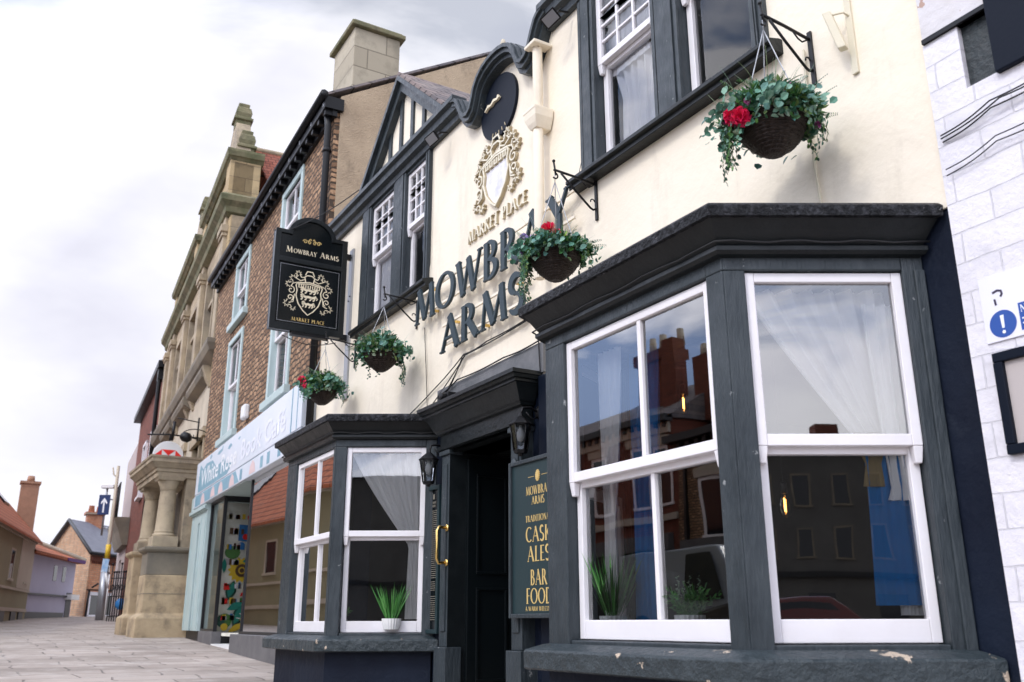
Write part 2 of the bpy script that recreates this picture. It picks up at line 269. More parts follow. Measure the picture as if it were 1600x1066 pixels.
# ------------------------------------------------------------------ mesh helpers
class Fr:
    """vertical plane frame: u along the wall, z up, n out of the wall"""
    def __init__(s, o, ang, flip=1):
        s.o = Vector((o[0], o[1], 0)); a = R(ang); s.u = Vector((math.cos(a), math.sin(a), 0)); s.n = Vector((math.sin(a), -math.cos(a), 0)) * flip
    def p(s, u, z, n=0): return s.o + s.u * u + s.n * n + Vector((0, 0, z))
WORLD = None
class MB:
    def __init__(s): s.v = []; s.f = []; s.m = []; s.cur = 0; s.sm = []; s.smooth = False
    def vert(s, p): s.v.append(Vector(p)); return len(s.v) - 1
    def face(s, idx): s.f.append(tuple(idx)); s.m.append(s.cur); s.sm.append(s.smooth)
    def poly(s, pts): i = [s.vert(p) for p in pts]; s.face(i)
    def hexa(s, c):  # 8 corners: bottom 4, top 4
        i = [s.vert(p) for p in c]
        for q in ((0, 3, 2, 1), (4, 5, 6, 7), (0, 1, 5, 4), (1, 2, 6, 5), (2, 3, 7, 6), (3, 0, 4, 7)): s.face([i[k] for k in q])
    def box(s, x0, x1, y0, y1, z0, z1): s.hexa([(x0, y0, z0), (x1, y0, z0), (x1, y1, z0), (x0, y1, z0), (x0, y0, z1), (x1, y0, z1), (x1, y1, z1), (x0, y1, z1)])
    def fb(s, fr, u0, u1, z0, z1, n0, n1): s.hexa([fr.p(u0, z0, n0), fr.p(u1, z0, n0), fr.p(u1, z0, n1), fr.p(u0, z0, n1), fr.p(u0, z1, n0), fr.p(u1, z1, n0), fr.p(u1, z1, n1), fr.p(u0, z1, n1)])
    def prism(s, fr, pts, n0, n1):   # pts (u,z) outline extruded along n
        a = [s.vert(fr.p(u, z, n0)) for u, z in pts]; b = [s.vert(fr.p(u, z, n1)) for u, z in pts]
        s.face(a[::-1]); s.face(b); k = len(pts)
        for i in range(k): s.face((a[i], a[(i + 1) % k], b[(i + 1) % k], b[i]))
    def loft(s, rings, cap=True, closed=True):
        idx = [[s.vert(p) for p in r] for r in rings]; k = len(rings[0])
        for a, b in zip(idx, idx[1:]):
            for i in range(k if closed else k - 1): s.face((a[i], a[(i + 1) % k], b[(i + 1) % k], b[i]))
        if cap: s.face(idx[0][::-1]); s.face(idx[-1])
    def tube(s, pts, r, n=8, cap=True):
        pts = [Vector(p) for p in pts]; rings = []; ref = None
        for i, p in enumerate(pts):
            d = (pts[min(i + 1, len(pts) - 1)] - pts[max(i - 1, 0)]).normalized()
            if ref is None:
                ref = Vector((0, 0, 1)) if abs(d.z) < .9 else Vector((1, 0, 0))
            a = d.cross(ref).normalized(); ref = a.cross(d).normalized(); rr = r[i] if isinstance(r, (list, tuple)) else r
            rings.append([p + a * math.cos(2 * math.pi * k / n) * rr + ref * math.sin(2 * math.pi * k / n) * rr for k in range(n)])
        sm = s.smooth; s.smooth = True; s.loft(rings, cap); s.smooth = sm
    def lathe(s, prof, c, n=20, ax=None, cap=True):  # prof (r, h)
        c = Vector(c); Z = Vector((0, 0, 1)) if ax is None else Vector(ax).normalized()
        X = Z.orthogonal().normalized(); Y = Z.cross(X); sm = s.smooth; s.smooth = True
        s.loft([[c + Z * h + X * math.cos(2 * math.pi * k / n) * r + Y * math.sin(2 * math.pi * k / n) * r for k in range(n)] for r, h in prof], cap); s.smooth = sm
    def ball(s, c, r, n=10, sq=(1, 1, 1)):
        c = Vector(c); sm = s.smooth; s.smooth = True
        s.loft([[c + Vector((math.sin(math.pi * j / 6) * math.cos(2 * math.pi * k / n) * r * sq[0], math.sin(math.pi * j / 6) * math.sin(2 * math.pi * k / n) * r * sq[1], -math.cos(math.pi * j / 6) * r * sq[2])) for k in range(n)] for j in range(1, 6)]); s.smooth = sm
    def wall(s, fr, u0, u1, z0, z1, holes, n1=0, th=.25):
        n0 = n1 - th
        us = sorted({u0, u1} | {min(max(h[i], u0), u1) for h in holes for i in (0, 1)}); zs = sorted({z0, z1} | {min(max(h[i], z0), z1) for h in holes for i in (2, 3)})
        for a, b in zip(us, us[1:]):
            for c, d in zip(zs, zs[1:]):
                mu, mz = (a + b) / 2, (c + d) / 2
                if any(h[0] < mu < h[1] and h[2] < mz < h[3] for h in holes): continue
                s.poly([fr.p(a, c, n1), fr.p(b, c, n1), fr.p(b, d, n1), fr.p(a, d, n1)])
                s.poly([fr.p(a, c, n0), fr.p(a, d, n0), fr.p(b, d, n0), fr.p(b, c, n0)])
        for h in list(holes) + [(u0, u1, z0, z1)]:
            a, b, c, d = h
            for q in (((a, c), (b, c)), ((b, c), (b, d)), ((b, d), (a, d)), ((a, d), (a, c))):
                (ua, za), (ub, zb) = q
                s.poly([fr.p(ua, za, n1), fr.p(ub, zb, n1), fr.p(ub, zb, n0), fr.p(ua, za, n0)])
    def ribbon(s, fr, pts, w, n0, n1, closed=False):  # flat stroke of width w in the plane, extruded
        P = [Vector((a, b)) for a, b in pts]; k = len(P); Lf = []; Rt = []
        for i in range(k):
            a = P[(i - 1) % k] if closed or i else P[i]; b = P[(i + 1) % k] if closed or i < k - 1 else P[i]
            d = (b - a); d = d.normalized() if d.length > 1e-9 else Vector((1, 0)); ww = (w[i] if isinstance(w, (list, tuple)) else w) / 2
            nn = Vector((-d.y, d.x)) * ww; Lf.append(P[i] + nn); Rt.append(P[i] - nn)
        rings = [[fr.p(l.x, l.y, n0), fr.p(l.x, l.y, n1), fr.p(r.x, r.y, n1), fr.p(r.x, r.y, n0)] for l, r in zip(Lf, Rt)]
        if closed: rings.append(rings[0])
        s.loft(rings, cap=not closed)
    def build(s, name, mats, parent=None, bevel=0):
        if not isinstance(mats, (list, tuple)): mats = [mats]
        off = root_loc(parent) if parent else Vector((0, 0, 0)); base = off
        if parent is None and s.v:
            xs = [v.x for v in s.v]; ys = [v.y for v in s.v]; zs = [v.z for v in s.v]
            base = Vector(((min(xs) + max(xs)) / 2, (min(ys) + max(ys)) / 2, min(zs)))
        me = D.meshes.new(name); me.from_pydata([tuple(v - base) for v in s.v], [], s.f)
        for m in mats: me.materials.append(m)
        me.polygons.foreach_set('material_index', s.m); me.polygons.foreach_set('use_smooth', s.sm); me.update()
        import bmesh
        bm = bmesh.new(); bm.from_mesh(me); bmesh.ops.recalc_face_normals(bm, faces=bm.faces); bm.to_mesh(me); bm.free()
        o = D.objects.new(name, me); COL.objects.link(o)
        if parent: o.parent = parent
        else: o.location = base
        if bevel:
            b = o.modifiers.new('bevel', 'BEVEL'); b.width = bevel; b.segments = 2; b.limit_method = 'ANGLE'
        return o
def root_loc(o):
    v = Vector((0, 0, 0))
    while o: v = v + o.location; o = o.parent
    return v
def tag(o, label=None, cat=None, group=None, kind=None):
    for k, v in (('label', label), ('category', cat), ('group', group), ('kind', kind)):
        if v: o[k] = v
    return o
def empty(name, loc, label, cat, group=None):
    o = D.objects.new(name, None); COL.objects.link(o); o.location = loc; o.empty_display_size = .1; return tag(o, label, cat, group)
def copy_tree(o, parent=None):
    c = o.copy(); COL.objects.link(c); c.parent = parent
    for ch in list(o.children): copy_tree(ch, c)
    return c
# ------------------------------------------------------------------ serif stroke lettering (unit height)
TK, TN = .165, .055
GL = {
 'A': (.92, [('l', .09, 0, .46, 1, TN), ('l', .42, 1, .80, 0, TK), ('l', .22, .36, .68, .36, TN)], [(.09, 0, .1), (.80, 0, .13)]),
 'B': (.68, [('l', .15, 0, .15, 1, TK), ('a', .22, .75, .26, .23, -90, 90), ('a', .22, .26, .33, .25, -90, 90)], [(.13, 0, .1), (.13, 1, .1)]),
 'C': (.80, [('a', .46, .5, .38, .48, 48, 312)], []),
 'D': (.86, [('l', .15, 0, .15, 1, TK), ('a', .24, .5, .50, .475, -90, 90)], [(.13, 0, .1), (.13, 1, .1)]),
 'E': (.60, [('l', .15, 0, .15, 1, TK), ('l', .1, .97, .52, .97, TN), ('l', .1, .52, .44, .52, TN), ('l', .1, .03, .55, .03, TN)], [(.13, 0, .1), (.13, 1, .1)]),
 'F': (.56, [('l', .15, 0, .15, 1, TK), ('l', .1, .97, .52, .97, TN), ('l', .1, .52, .44, .52, TN)], [(.14, 0, .13), (.13, 1, .1)]),
 'H': (.88, [('l', .15, 0, .15, 1, TK), ('l', .72, 0, .72, 1, TK), ('l', .15, .52, .72, .52, TN)], [(.15, 0, .12), (.15, 1, .12), (.72, 0, .12), (.72, 1, .12)]),
 'I': (.36, [('l', .18, 0, .18, 1, TK)], [(.18, 0, .13), (.18, 1, .13)]),
 'K': (.82, [('l', .15, 0, .15, 1, TK), ('l', .2, .46, .64, 1, TN), ('l', .30, .58, .72, 0, TK)], [(.15, 0, .12), (.15, 1, .12), (.64, 1, .11), (.74, 0, .1)]),
 'L': (.60, [('l', .15, 0, .15, 1, TK), ('l', .1, .03, .56, .03, TN)], [(.13, 0, .1), (.15, 1, .13)]),
 'M': (1.12, [('l', .12, 0, .24, 1, TN), ('l', .22, 1, .56, .05, TK), ('l', .56, .05, .90, 1, TN), ('l', .88, 1, .98, 0, TK)], [(.12, 0, .1), (.98, 0, .12), (.2, 1, .08), (.9, 1, .08)]),
 'N': (.92, [('l', .15, 0, .15, 1, TN), ('l', .15, 1, .76, .02, TK), ('l', .76, 0, .76, 1, TN)], [(.15, 0, .1), (.13, 1, .08), (.76, 1, .1)]),
 'O': (.98, [('a', .49, .5, .41, .475, 0, 360)], []),
 'P': (.64, [('l', .15, 0, .15, 1, TK), ('a', .22, .71, .29, .265, -90, 90)], [(.15, 0, .12), (.13, 1, .1)]),
 'R': (.80, [('l', .15, 0, .15, 1, TK), ('a', .22, .73, .27, .25, -90, 90), ('l', .36, .5, .70, 0, TK)], [(.15, 0, .12), (.13, 1, .1), (.72, 0, .09)]),
 'S': (.60, [('a', .30, .745, .20, .23, 35, 270), ('a', .28, .255, .23, .235, 90, -150)], []),
 'T': (.76, [('l', .38, 0, .38, 1, TK), ('l', .04, .97, .72, .97, TN)], [(.38, 0, .13)]),
 'V': (.86, [('l', .12, 1, .45, 0, TK), ('l', .44, 0, .74, 1, TN)], [(.12, 1, .12), (.75, 1, .1)]),
 'W': (1.26, [('l', .12, 1, .38, 0, TK), ('l', .38, 0, .63, .97, TN), ('l', .61, .97, .86, 0, TK), ('l', .86, 0, 1.14, 1, TN)], [(.12, 1, .12), (1.14, 1, .1), (.62, .98, .07)]),
 'Y': (.82, [('l', .12, 1, .42, .46, TK), ('l', .42, .46, .72, 1, TN), ('l', .42, 0, .42, .48, TK)], [(.12, 1, .12), (.73, 1, .1), (.42, 0, .12)]),
 ' ': (.45, [], [])}
def glyph(mb, fr, ch, u, z, hu, hz, n0, n1):
    w, st, se = GL[ch]; q = 0; e = (n1 - n0) * .02 + .0004; T = lambda x, y: (u + x * hu, z + y * hz)
    k = hu
    for s_ in st:
        q += 1; d = n1 - q * e
        if s_[0] == 'l':
            _, x0, y0, x1, y1, ww = s_; mb.ribbon(fr, [T(x0, y0), T(x1, y1)], ww * k, n0, d)
        else:
            _, cx, cy, rx, ry, a0, a1 = s_; nn = 22; pts = []; ws = []
            for i in range(nn + 1):
                a = R(a0 + (a1 - a0) * i / nn); pts.append(T(cx + rx * math.cos(a), cy + ry * math.sin(a)))
                ws.append((TN + (TK - TN) * abs(math.cos(a)) ** 1.5) * k if ch != 'S' else (TN + (TK * 1.05 - TN) * abs(math.sin(R(i / nn * 180)))) * k)
            full = abs(a1 - a0) == 360
            if full: pts.pop(); ws.pop()
            mb.ribbon(fr, pts, ws, n0, d, closed=full)
    for (x, y, h) in se:
        q += 1; d = n1 - q * e
        yy = y + (.022 if y < .5 else -.022)
        mb.ribbon(fr, [T(x - h, yy), T(x + h, yy)], .045 * hz, n0, d)
def text_w(s, tr=0): return sum(GL[c][0] + tr for c in s) - tr
def write(mb, fr, s, u0, u1, z, hz, n0, n1, tr=.06):
    k = (u1 - u0) / text_w(s, tr); u = u0
    for c in s:
        if GL[c][1]: glyph(mb, fr, c, u, z, k, hz, n0, n1)
        u += (GL[c][0] + tr) * k
def crest(mb, fr, cu, cz, w, h, lw, n0, n1, shield=None, ms=(0, 0), beasts=True):
    """outlined arms: shield with three walking beasts, helm and leafy mantling"""
    T = lambda x, y: (cu + x * w / 2, cz + y * h / 2); e = 0
    def rib(pts, ww=1, closed=False):
        nonlocal e
        e += 1; mb.ribbon(fr, [T(*p) for p in pts], lw * ww, n0, n1 - e * .00018, closed)
    sh = [(-.52, .42), (0, .50), (.52, .42), (.58, .30), (.52, .08), (.56, -.15), (.44, -.50), (.22, -.78), (0, -.95), (-.22, -.78), (-.44, -.50), (-.56, -.15), (-.52, .08), (-.58, .30)]
    if shield: mb.cur = ms[1]; mb.prism(fr, [T(x * .97, y * .97) for x, y in sh], n0, n0 + (n1 - n0) * .5); mb.cur = ms[0]
    rib(sh, 1.1, True)
    for i in range(5):  # battlements
        x = -.40 + i * .2; rib([(x - .05, .36), (x - .05, .22), (x + .05, .22), (x + .05, .36)], 1)
    rib([(-.50, .36), (0, .43), (.50, .36)], 1)
    rib([(-.17, .48), (-.22, .72), (-.1, .80), (.1, .80), (.22, .72), (.17, .48)], 1.1); rib([(-.2, .80), (-.12, .98), (.12, .98), (.2, .80)], 1.1)
    for sx in (-1, 1):
        def leaf(x, y, a, s):
            p = []
            for k in range(11):
                rr = (1 if k % 2 == 0 else .45) * s; t = a + R(-125 + 25 * k); p.append((x + rr * math.cos(t) * sx, y + rr * math.sin(t)))
            rib(p, .8)
        for (x, y, a, s) in ((.50, .82, 1.2, .15), (.72, .58, .6, .17), (.90, .30, .2, .15), (.92, -.55, -.6, .17), (.66, -.72, -1.4, .13)): leaf(x * sx, y, a, s)
        def curl(x, y, r0, a0, turns):
            rib([(sx * (x + r0 * (1 - i / 26) * math.cos(a0 + i / 20 * 2 * math.pi * turns)), y + r0 * (1 - i / 26) * math.sin(a0 + i / 20 * 2 * math.pi * turns)) for i in range(21)], .9)
        curl(.78, .05, .17, 1.6, 1.1); curl(.80, -.28, .15, 4.4, -1.2)
        rib([(sx * .22, .60), (sx * .40, .52), (sx * .62, .62), (sx * .50, .74)], .9); rib([(sx * .22, .70), (sx * .36, .68), (sx * .44, .80)], .9)
        rib([(sx * .55, .42), (sx * .72, .36), (sx * .80, .20)], .9); rib([(sx * .62, -.1), (sx * .66, -.45), (sx * .84, -.52)], .9)
    for k, (y, s) in enumerate(((.10, 1), (-.20, .95), (-.52, .72)) if beasts else ()):
        b = [(-.34, .0), (-.26, .09), (-.14, .04), (0, .06), (.16, .03), (.28, .06), (.36, .12)]
        rib([(x * s, y + yy) for x, yy in b], 2.6)
        rib([(-.36 * s, y + .08), (-.30 * s, y + .14), (-.22 * s, y + .1)], 2.4)
        for x in (-.26, -.08, .14, .30): rib([(x * s, y + .02), ((x - .05) * s, y - .08), ((x - .10) * s, y - .09)], 1.3)
        rib([(.34 * s, y + .10), (.42 * s, y + .02), (.36 * s, y - .04)], 1)
# ------------------------------------------------------------------ frames
YW = 3.6; YB = 2.8
FW = Fr((0, YW), 0)                       # pub facade, n towards the street
FB = Fr((-11.05, 3.6), -2.3)              # brick house facade, u <= 0
FH = Fr((-19.024, 3.92), -4.46)           # stone bank facade, u <= 0
def gz(x):
    pts = [(-200, 3.6), (-60, 1.72), (-50, 1.47), (-42, 1.33), (-35, 1.17), (-19, .92), (-16, .83), (-14, .765), (-12.3, .715), (-8, .60), (-3, .47), (6, .25), (60, -.6), (200, -2)]
    for (a, za), (b, zb) in zip(pts, pts[1:]):
        if a <= x <= b: return za + (zb - za) * (x - a) / (b - a)
    return 0
# ------------------------------------------------------------------ ground
def sheet(name, xs, ys, dz, m):
    mb = MB(); idx = [[mb.vert((x, y, gz(x) + dz)) for y in ys] for x in xs]
    for i in range(len(xs) - 1):
        for j in range(len(ys) - 1): mb.face((idx[i][j], idx[i + 1][j], idx[i + 1][j + 1], idx[i][j + 1]))
    o = mb.build(name, M[m]); return tag(o, kind='structure')
XS = [-200, -120, -90, -70, -60, -55, -50, -46, -42, -38, -35, -30, -25, -19, -16, -14, -12.3, -8, -3, 2, 6, 20, 40, 60, 120, 200]
sheet('ground', XS, [-300, -60, 60, 300], -.16, 'asphalt')
sheet('pavement', [x for x in XS if -90 <= x <= 40], [-5.2, -3, 0, 3, 5.6, 9], 0, 'flags')
mb = MB(); ks = [x for x in XS if -90 <= x <= 40]
for a, b in zip(ks, ks[1:]):
    mb.hexa([(a, -5.36, gz(a) - .16), (b, -5.36, gz(b) - .16), (b, -5.203, gz(b) - .16), (a, -5.203, gz(a) - .16), (a, -5.36, gz(a) - .004), (b, -5.36, gz(b) - .004), (b, -5.203, gz(b) - .004), (a, -5.203, gz(a) - .004)])
tag(mb.build('kerb', M['kerb']), kind='structure')
# ------------------------------------------------------------------ the pub
XL, XR = -11.02, -2.235
pub = empty('pub', (-6.6, 3.6, .5), 'cream two-storey pub with dark bay windows and raised name lettering', 'pub')
# curved parapet outline around the round attic opening
CX, CZ = -6.22, 5.63
ogee = [(.76, 5.95), (.72, 5.92), (.67, 5.84), (.62, 5.74), (.56, 5.675), (.49, 5.655), (.43, 5.69), (.39, 5.77), (.355, 5.86), (.29, 5.935), (.20, 5.985), (.10, 6.01), (0, 6.02)]
left = [(CX - d, z) for d, z in ogee]; right = [(CX + d, z) for d, z in ogee[::-1]]
GZ = 5.95
holeU = [(-9.30, -7.74, 4.42, 6.02), (-4.92, -3.22, 4.38, 6.02)]
mb = MB(); mb.wall(FW, XL, XR, 2.98, 5.60, [(-9.45, -7.74, 4.42, 5.60), (-4.92, -3.22, 4.38, 5.60)], 0, .3)
mb.wall(FW, XL, CX - .76, 5.60, GZ, [(-9.45, -7.74, 5.60, 5.90)], 0, .3); mb.wall(FW, CX + .76, XR, 5.60, GZ, [(-4.92, -3.22, 5.60, 5.90)], 0, .3)
mb.prism(FW, [(CX - .76, 5.6005)] + left + right[1:] + [(CX + .76, 5.6005)], -.3, -.0005)
mb.build('upper_wall', M['cream'], pub)
# lower wall, navy, with holes for bays and door
BAYL, BAYR = (-9.38, -7.945), (-4.38, -2.875)
C60 = .8 / math.tan(R(60))
mb = MB(); mb.wall(FW, XL, XR, -.1, 2.979, [(BAYL[0] - C60 + .1, BAYL[1] + C60 - .1, 1.0, 2.85), (-7.02, -5.98, -.1, 2.60), (BAYR[0] - C60 + .1, BAYR[1] + C60 - .12, 1.0, 2.85)], -.01, .28)
mb.build('lower_wall', M['navy'], pub)
# pale strip of wall left of the left bay is cream down to the bay roof; side walls, back, roof
mb = MB(); mb.box(XL, XL + .25, 3.92, 8.6, 0, 5.88); mb.box(XR - .25, XR, 3.92, 8.6, 0, 5.88); mb.box(XL + .25, XR - .25, 8.35, 8.6, 0, 5.88)
mb.build('side_wall', M['cream'], pub)
mb = MB()
mb.loft([[(XL, 3.88, 5.9), (XL, 6.3, 7.7), (XL, 8.7, 5.9)], [(XR, 3.88, 5.9), (XR, 6.3, 7.7), (XR, 8.7, 5.9)]])
mb.build('roof', M['slate'], pub)
# moulded eaves and coping
mb = MB()
prof = [(0, 0), (.05, .0), (.06, .05), (.11, .07), (.12, .13), (.16, .15), (.16, .20), (0, .20)]   # (n, dz)
def gutter_run(u0, u1, z): mb.loft([[FW.p(u0, z + dz, n) for n, dz in prof], [FW.p(u1, z + dz, n) for n, dz in prof]])
gutter_run(XL - .02, CX - .77, 5.885); gutter_run(CX + .77, XR, 5.885)
mb.build('eaves_moulding', M['slate_paint'], pub)
mb = MB(); mb.smooth = False
for w, n1, sh_ in ((.12, .09, .03), (.08, .13, .05), (.035, .155, .07)):
    pts = [(CX - .83, 5.975 + sh_)] + [(CX - d, z + sh_) for d, z in ogee] + [(CX + d, z + sh_) for d, z in ogee[::-1][1:]] + [(CX + .83, 5.975 + sh_)]
    mb.ribbon(FW, pts, w, -.3, n1)
mb.build('curved_coping', M['slate_paint'], pub)
# round attic opening
mb = MB(); oc = [(CX - .09 + .315 * math.cos(R(a)), CZ + .31 * math.sin(R(a))) for a in range(0, 360, 10)]
mb.prism(FW, oc, 0, .03); rp = mb.build('round_panel', M['navyboard'], pub)
mb = MB(); mb.ribbon(FW, [(CX - .30, CZ + .04), (CX - .24, CZ + .07), (CX - .19, CZ + .055), (CX - .14, CZ + .08), (CX - .08, CZ + .065), (CX - .05, CZ + .085)], [.01, .03, .018, .03, .02, .045], .031, .055)
mb.build('gilt_hand', M['gold_pale'], rp)
mb = MB()
for a in (250, 262, 274, 286, 298): c_, s_ = math.cos(R(a)), math.sin(R(a)); mb.ribbon(FW, [(CX - .09 + .25 * c_, CZ + .25 * s_), (CX - .09 + .29 * c_, CZ + .29 * s_)], .008, .031, .036)
mb.build('gilt_mark', M['bronze_and_shadow'], rp)
# ---- sashes
def sash_pair(fr, u0, u1, z0, z1, zm, parent, nf, bars=(), grid=None, gm='glass', st=.045, low_in=.045, brail=.09, horn=True):
    """upper sash (outer) and lower sash (set back); nf = n of the outer face"""
    up = MB(); f0, f1 = nf - .045, nf
    up.fb(fr, u0, u0 + st, zm, z1, f0, f1); up.fb(fr, u1 - st, u1, zm, z1, f0, f1)
    up.fb(fr, u0 + st, u1 - st, z1 - .045, z1, f0, f1 - .002); up.fb(fr, u0 + st, u1 - st, zm, zm + .052, f0, f1 - .002)
    if horn:
        for a in (u0, u1 - st):
            up.hexa([fr.p(a + .008, zm - .075, f0 + .005), fr.p(a + st - .008, zm - .075, f0 + .005), fr.p(a + st - .008, zm - .075, f1 - .012), fr.p(a + .008, zm - .075, f1 - .012), fr.p(a, zm - .001, f0), fr.p(a + st, zm - .001, f0), fr.p(a + st, zm - .001, f1 - .001), fr.p(a, zm - .001, f1 - .001)])
    for b in bars: up.fb(fr, b - .015, b + .015, zm + .052, z1 - .045, f0 + .01, f1 - .006)
    if grid:
        nu, nz = grid
        for i in range(1, nu): b = u0 + st + (u1 - u0 - 2 * st) * i / nu; up.fb(fr, b - .010, b + .010, zm + .052, z1 - .045, f0 + .01, f1 - .006)
        for j in range(1, nz): b = zm + .052 + (z1 - zm - .097) * j / nz; up.fb(fr, u0 + st, u1 - st, b - .010, b + .010, f0 + .011, f1 - .009)
    up.build('upper_sash', M['white'], parent, .004)
    g = MB(); g.poly([fr.p(u0 + st, zm + .05, f0 + .02), fr.p(u1 - st, zm + .05, f0 + .02), fr.p(u1 - st, z1 - .04, f0 + .02), fr.p(u0 + st, z1 - .04, f0 + .02)]); g.build('upper_pane', M[gm], parent)
    lo = MB(); l0, l1 = f0 - low_in - .005, f1 - low_in - .002; zt = zm + .02; v0, v1 = u0 + .006, u1 - .006
    lo.fb(fr, v0, v0 + st, z0, zt, l0, l1); lo.fb(fr, v1 - st, v1, z0, zt, l0, l1); lo.fb(fr, v0 + st, v1 - st, zt - .05, zt, l0, l1 - .002); lo.fb(fr, v0 + st, v1 - st, z0, z0 + brail, l0, l1 - .001)
    for b in bars: lo.fb(fr, b - .015, b + .015, z0 + brail, zt - .05, l0 + .01, l1 - .006)
    lo.build('lower_sash', M['white'], parent, .004)
    g = MB(); q = l0 + .02; g.poly([fr.p(v0 + st, z0 + brail - .01, q), fr.p(v1 - st, z0 + brail - .01, q), fr.p(v1 - st, zt - .045, q), fr.p(v0 + st, zt - .045, q)]); g.build('lower_pane', M[gm], parent)
# ---- upper floor windows
def upper_window(u0, u1, posts, z0, z1, zm, grid, shiftz=0):
    w = MB()
    for a, b in posts:
        w.fb(FW, a, b, z0, z1, -.20, .03); w.fb(FW, a + .05, b - .05, z0, z1, .03, .045)
        w.fb(FW, a + .002, a + .035, z0, z1, .03, .038); w.fb(FW, b - .035, b - .002, z0, z1, .03, .038)
    gaps = [(posts[i][1], posts[i + 1][0]) for i in range(len(posts) - 1)]
    for a, b in gaps: w.fb(FW, a, b, z1 - .05, z1, -.20, .02)
    o = w.build('window_frame', M['slate_paint'], pub, .004)
    for a, b in gaps:
        sash_pair(FW, a, b, z0, z1 - .05, zm, o, .0, grid=grid, gm='glass_up', st=.05, brail=.075)
        k = MB(); k.fb(FW, a, b, z0, z1, -.3, -.29); 
    s = MB(); s.loft([[FW.p(q, z + z0, n) for n, z in ((-.2, -.02), (.02, -.003), (.12, -.03), (.12, -.06), (.09, -.065), (.09, -.10), (0, -.10), (-.2, -.10))] for q in (posts[0][0] - .09, posts[-1][1] + .09)])
    s.build('window_sill', M['black_paint'], o, .004)
upper_window(0, 0, [(-9.60, -9.33), (-8.66, -8.34), (-7.83, -7.74)], 4.44, 5.90, 5.20, (3, 4))
upper_window(0, 0, [(-5.04, -4.84), (-4.17, -3.90), (-3.28, -3.17)], 4.37, 5.90, 5.20, (3, 4))
# dark rooms behind the glass
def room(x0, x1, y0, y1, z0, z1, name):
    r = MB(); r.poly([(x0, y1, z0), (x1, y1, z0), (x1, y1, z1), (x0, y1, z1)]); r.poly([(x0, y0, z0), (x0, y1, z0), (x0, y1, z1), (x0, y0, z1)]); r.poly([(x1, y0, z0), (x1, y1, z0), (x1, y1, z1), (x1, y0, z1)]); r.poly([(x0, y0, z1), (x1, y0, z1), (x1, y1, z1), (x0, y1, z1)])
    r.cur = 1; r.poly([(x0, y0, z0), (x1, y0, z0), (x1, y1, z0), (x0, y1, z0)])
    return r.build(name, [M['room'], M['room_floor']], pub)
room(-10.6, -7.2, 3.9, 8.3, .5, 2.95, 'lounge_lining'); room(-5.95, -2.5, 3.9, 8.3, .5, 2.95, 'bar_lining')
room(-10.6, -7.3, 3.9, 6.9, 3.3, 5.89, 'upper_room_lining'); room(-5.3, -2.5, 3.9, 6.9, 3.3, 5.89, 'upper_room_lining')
# ---- half timbered dormer gable
AP, LF, RF = (-8.42, 7.05), (-9.42, 6.09), (-7.30, 6.09)
def gable_part():
    g = MB(); g.prism(FW, [LF, RF, AP], -.2, .02); o = g.build('gable_infill', M['cream'], pub)
    for i in range(1, 7):
        t = MB(); u = LF[0] + (RF[0] - LF[0]) * i / 7; zt = AP[1] - abs(u - AP[0]) / (AP[0] - LF[0]) * (AP[1] - LF[1]); t.fb(FW, u - .035, u + .035, 6.09, zt - .02, .02, .045)
        t.build('gable_stud', M['slate_paint'], o)
    t = MB()
    for s_, F_ in ((-1, LF), (1, RF)):
        d = Vector((F_[0] - AP[0], F_[1] - AP[1])).normalized(); e = (F_[0] + d.x * .08, F_[1] + d.y * .08)
        t.ribbon(FW, [(AP[0] - s_ * .0, AP[1] - .03), (e[0], e[1] - .03)], .15, -.02 + .001 * s_, .10 + .001 * s_); t.ribbon(FW, [(AP[0], AP[1] + .03), (e[0], e[1] + .03)], .05, -.02, .15 + .001 * s_)
    t.build('bargeboard', M['slate_paint'], o)
    r = MB()
    for s_, F_ in ((-1, LF), (1, RF)):
        d = Vector((F_[0] - AP[0], F_[1] - AP[1])).normalized(); e = (F_[0] + d.x * .10, F_[1] + d.y * .10); th = .05
        r.hexa([FW.p(AP[0], AP[1] + .06, .14), FW.p(e[0], e[1] + .06, .14), FW.p(e[0], e[1] + .06, -2.3), FW.p(AP[0], AP[1] + .06, -2.3)] + [FW.p(AP[0], AP[1] + .06 + th, .14), FW.p(e[0], e[1] + .06 + th, .14), FW.p(e[0], e[1] + .06 + th, -2.3), FW.p(AP[0], AP[1] + .06 + th, -2.3)])
    r.build('gable_roof', M['slate_y'], o)
gable_part()
# ---- cream rainwater pipe with hopper
mb = MB(); hx = -5.53
mb.lathe([(.042, 0), (.042, .62)], (hx, 3.5, 5.17), 12); mb.lathe([(.042, 0), (.042, 1.28)], (hx, 3.5, 3.7), 12)
mb.loft([[(hx - a, 3.5 - b, z), (hx + a, 3.5 - b, z), (hx + a, 3.5 + .09, z), (hx - a, 3.5 + .09, z)] for a, b, z in ((.045, .045, 4.98), (.065, .065, 5.02), (.085, .08, 5.07), (.09, .085, 5.12), (.092, .09, 5.13), (.092, .09, 5.15))])
mb.box(hx - .08, hx + .08, 3.42, 3.59, 5.74, 5.77)
mb.build('cream_downpipe', M['cream'], pub, .006)
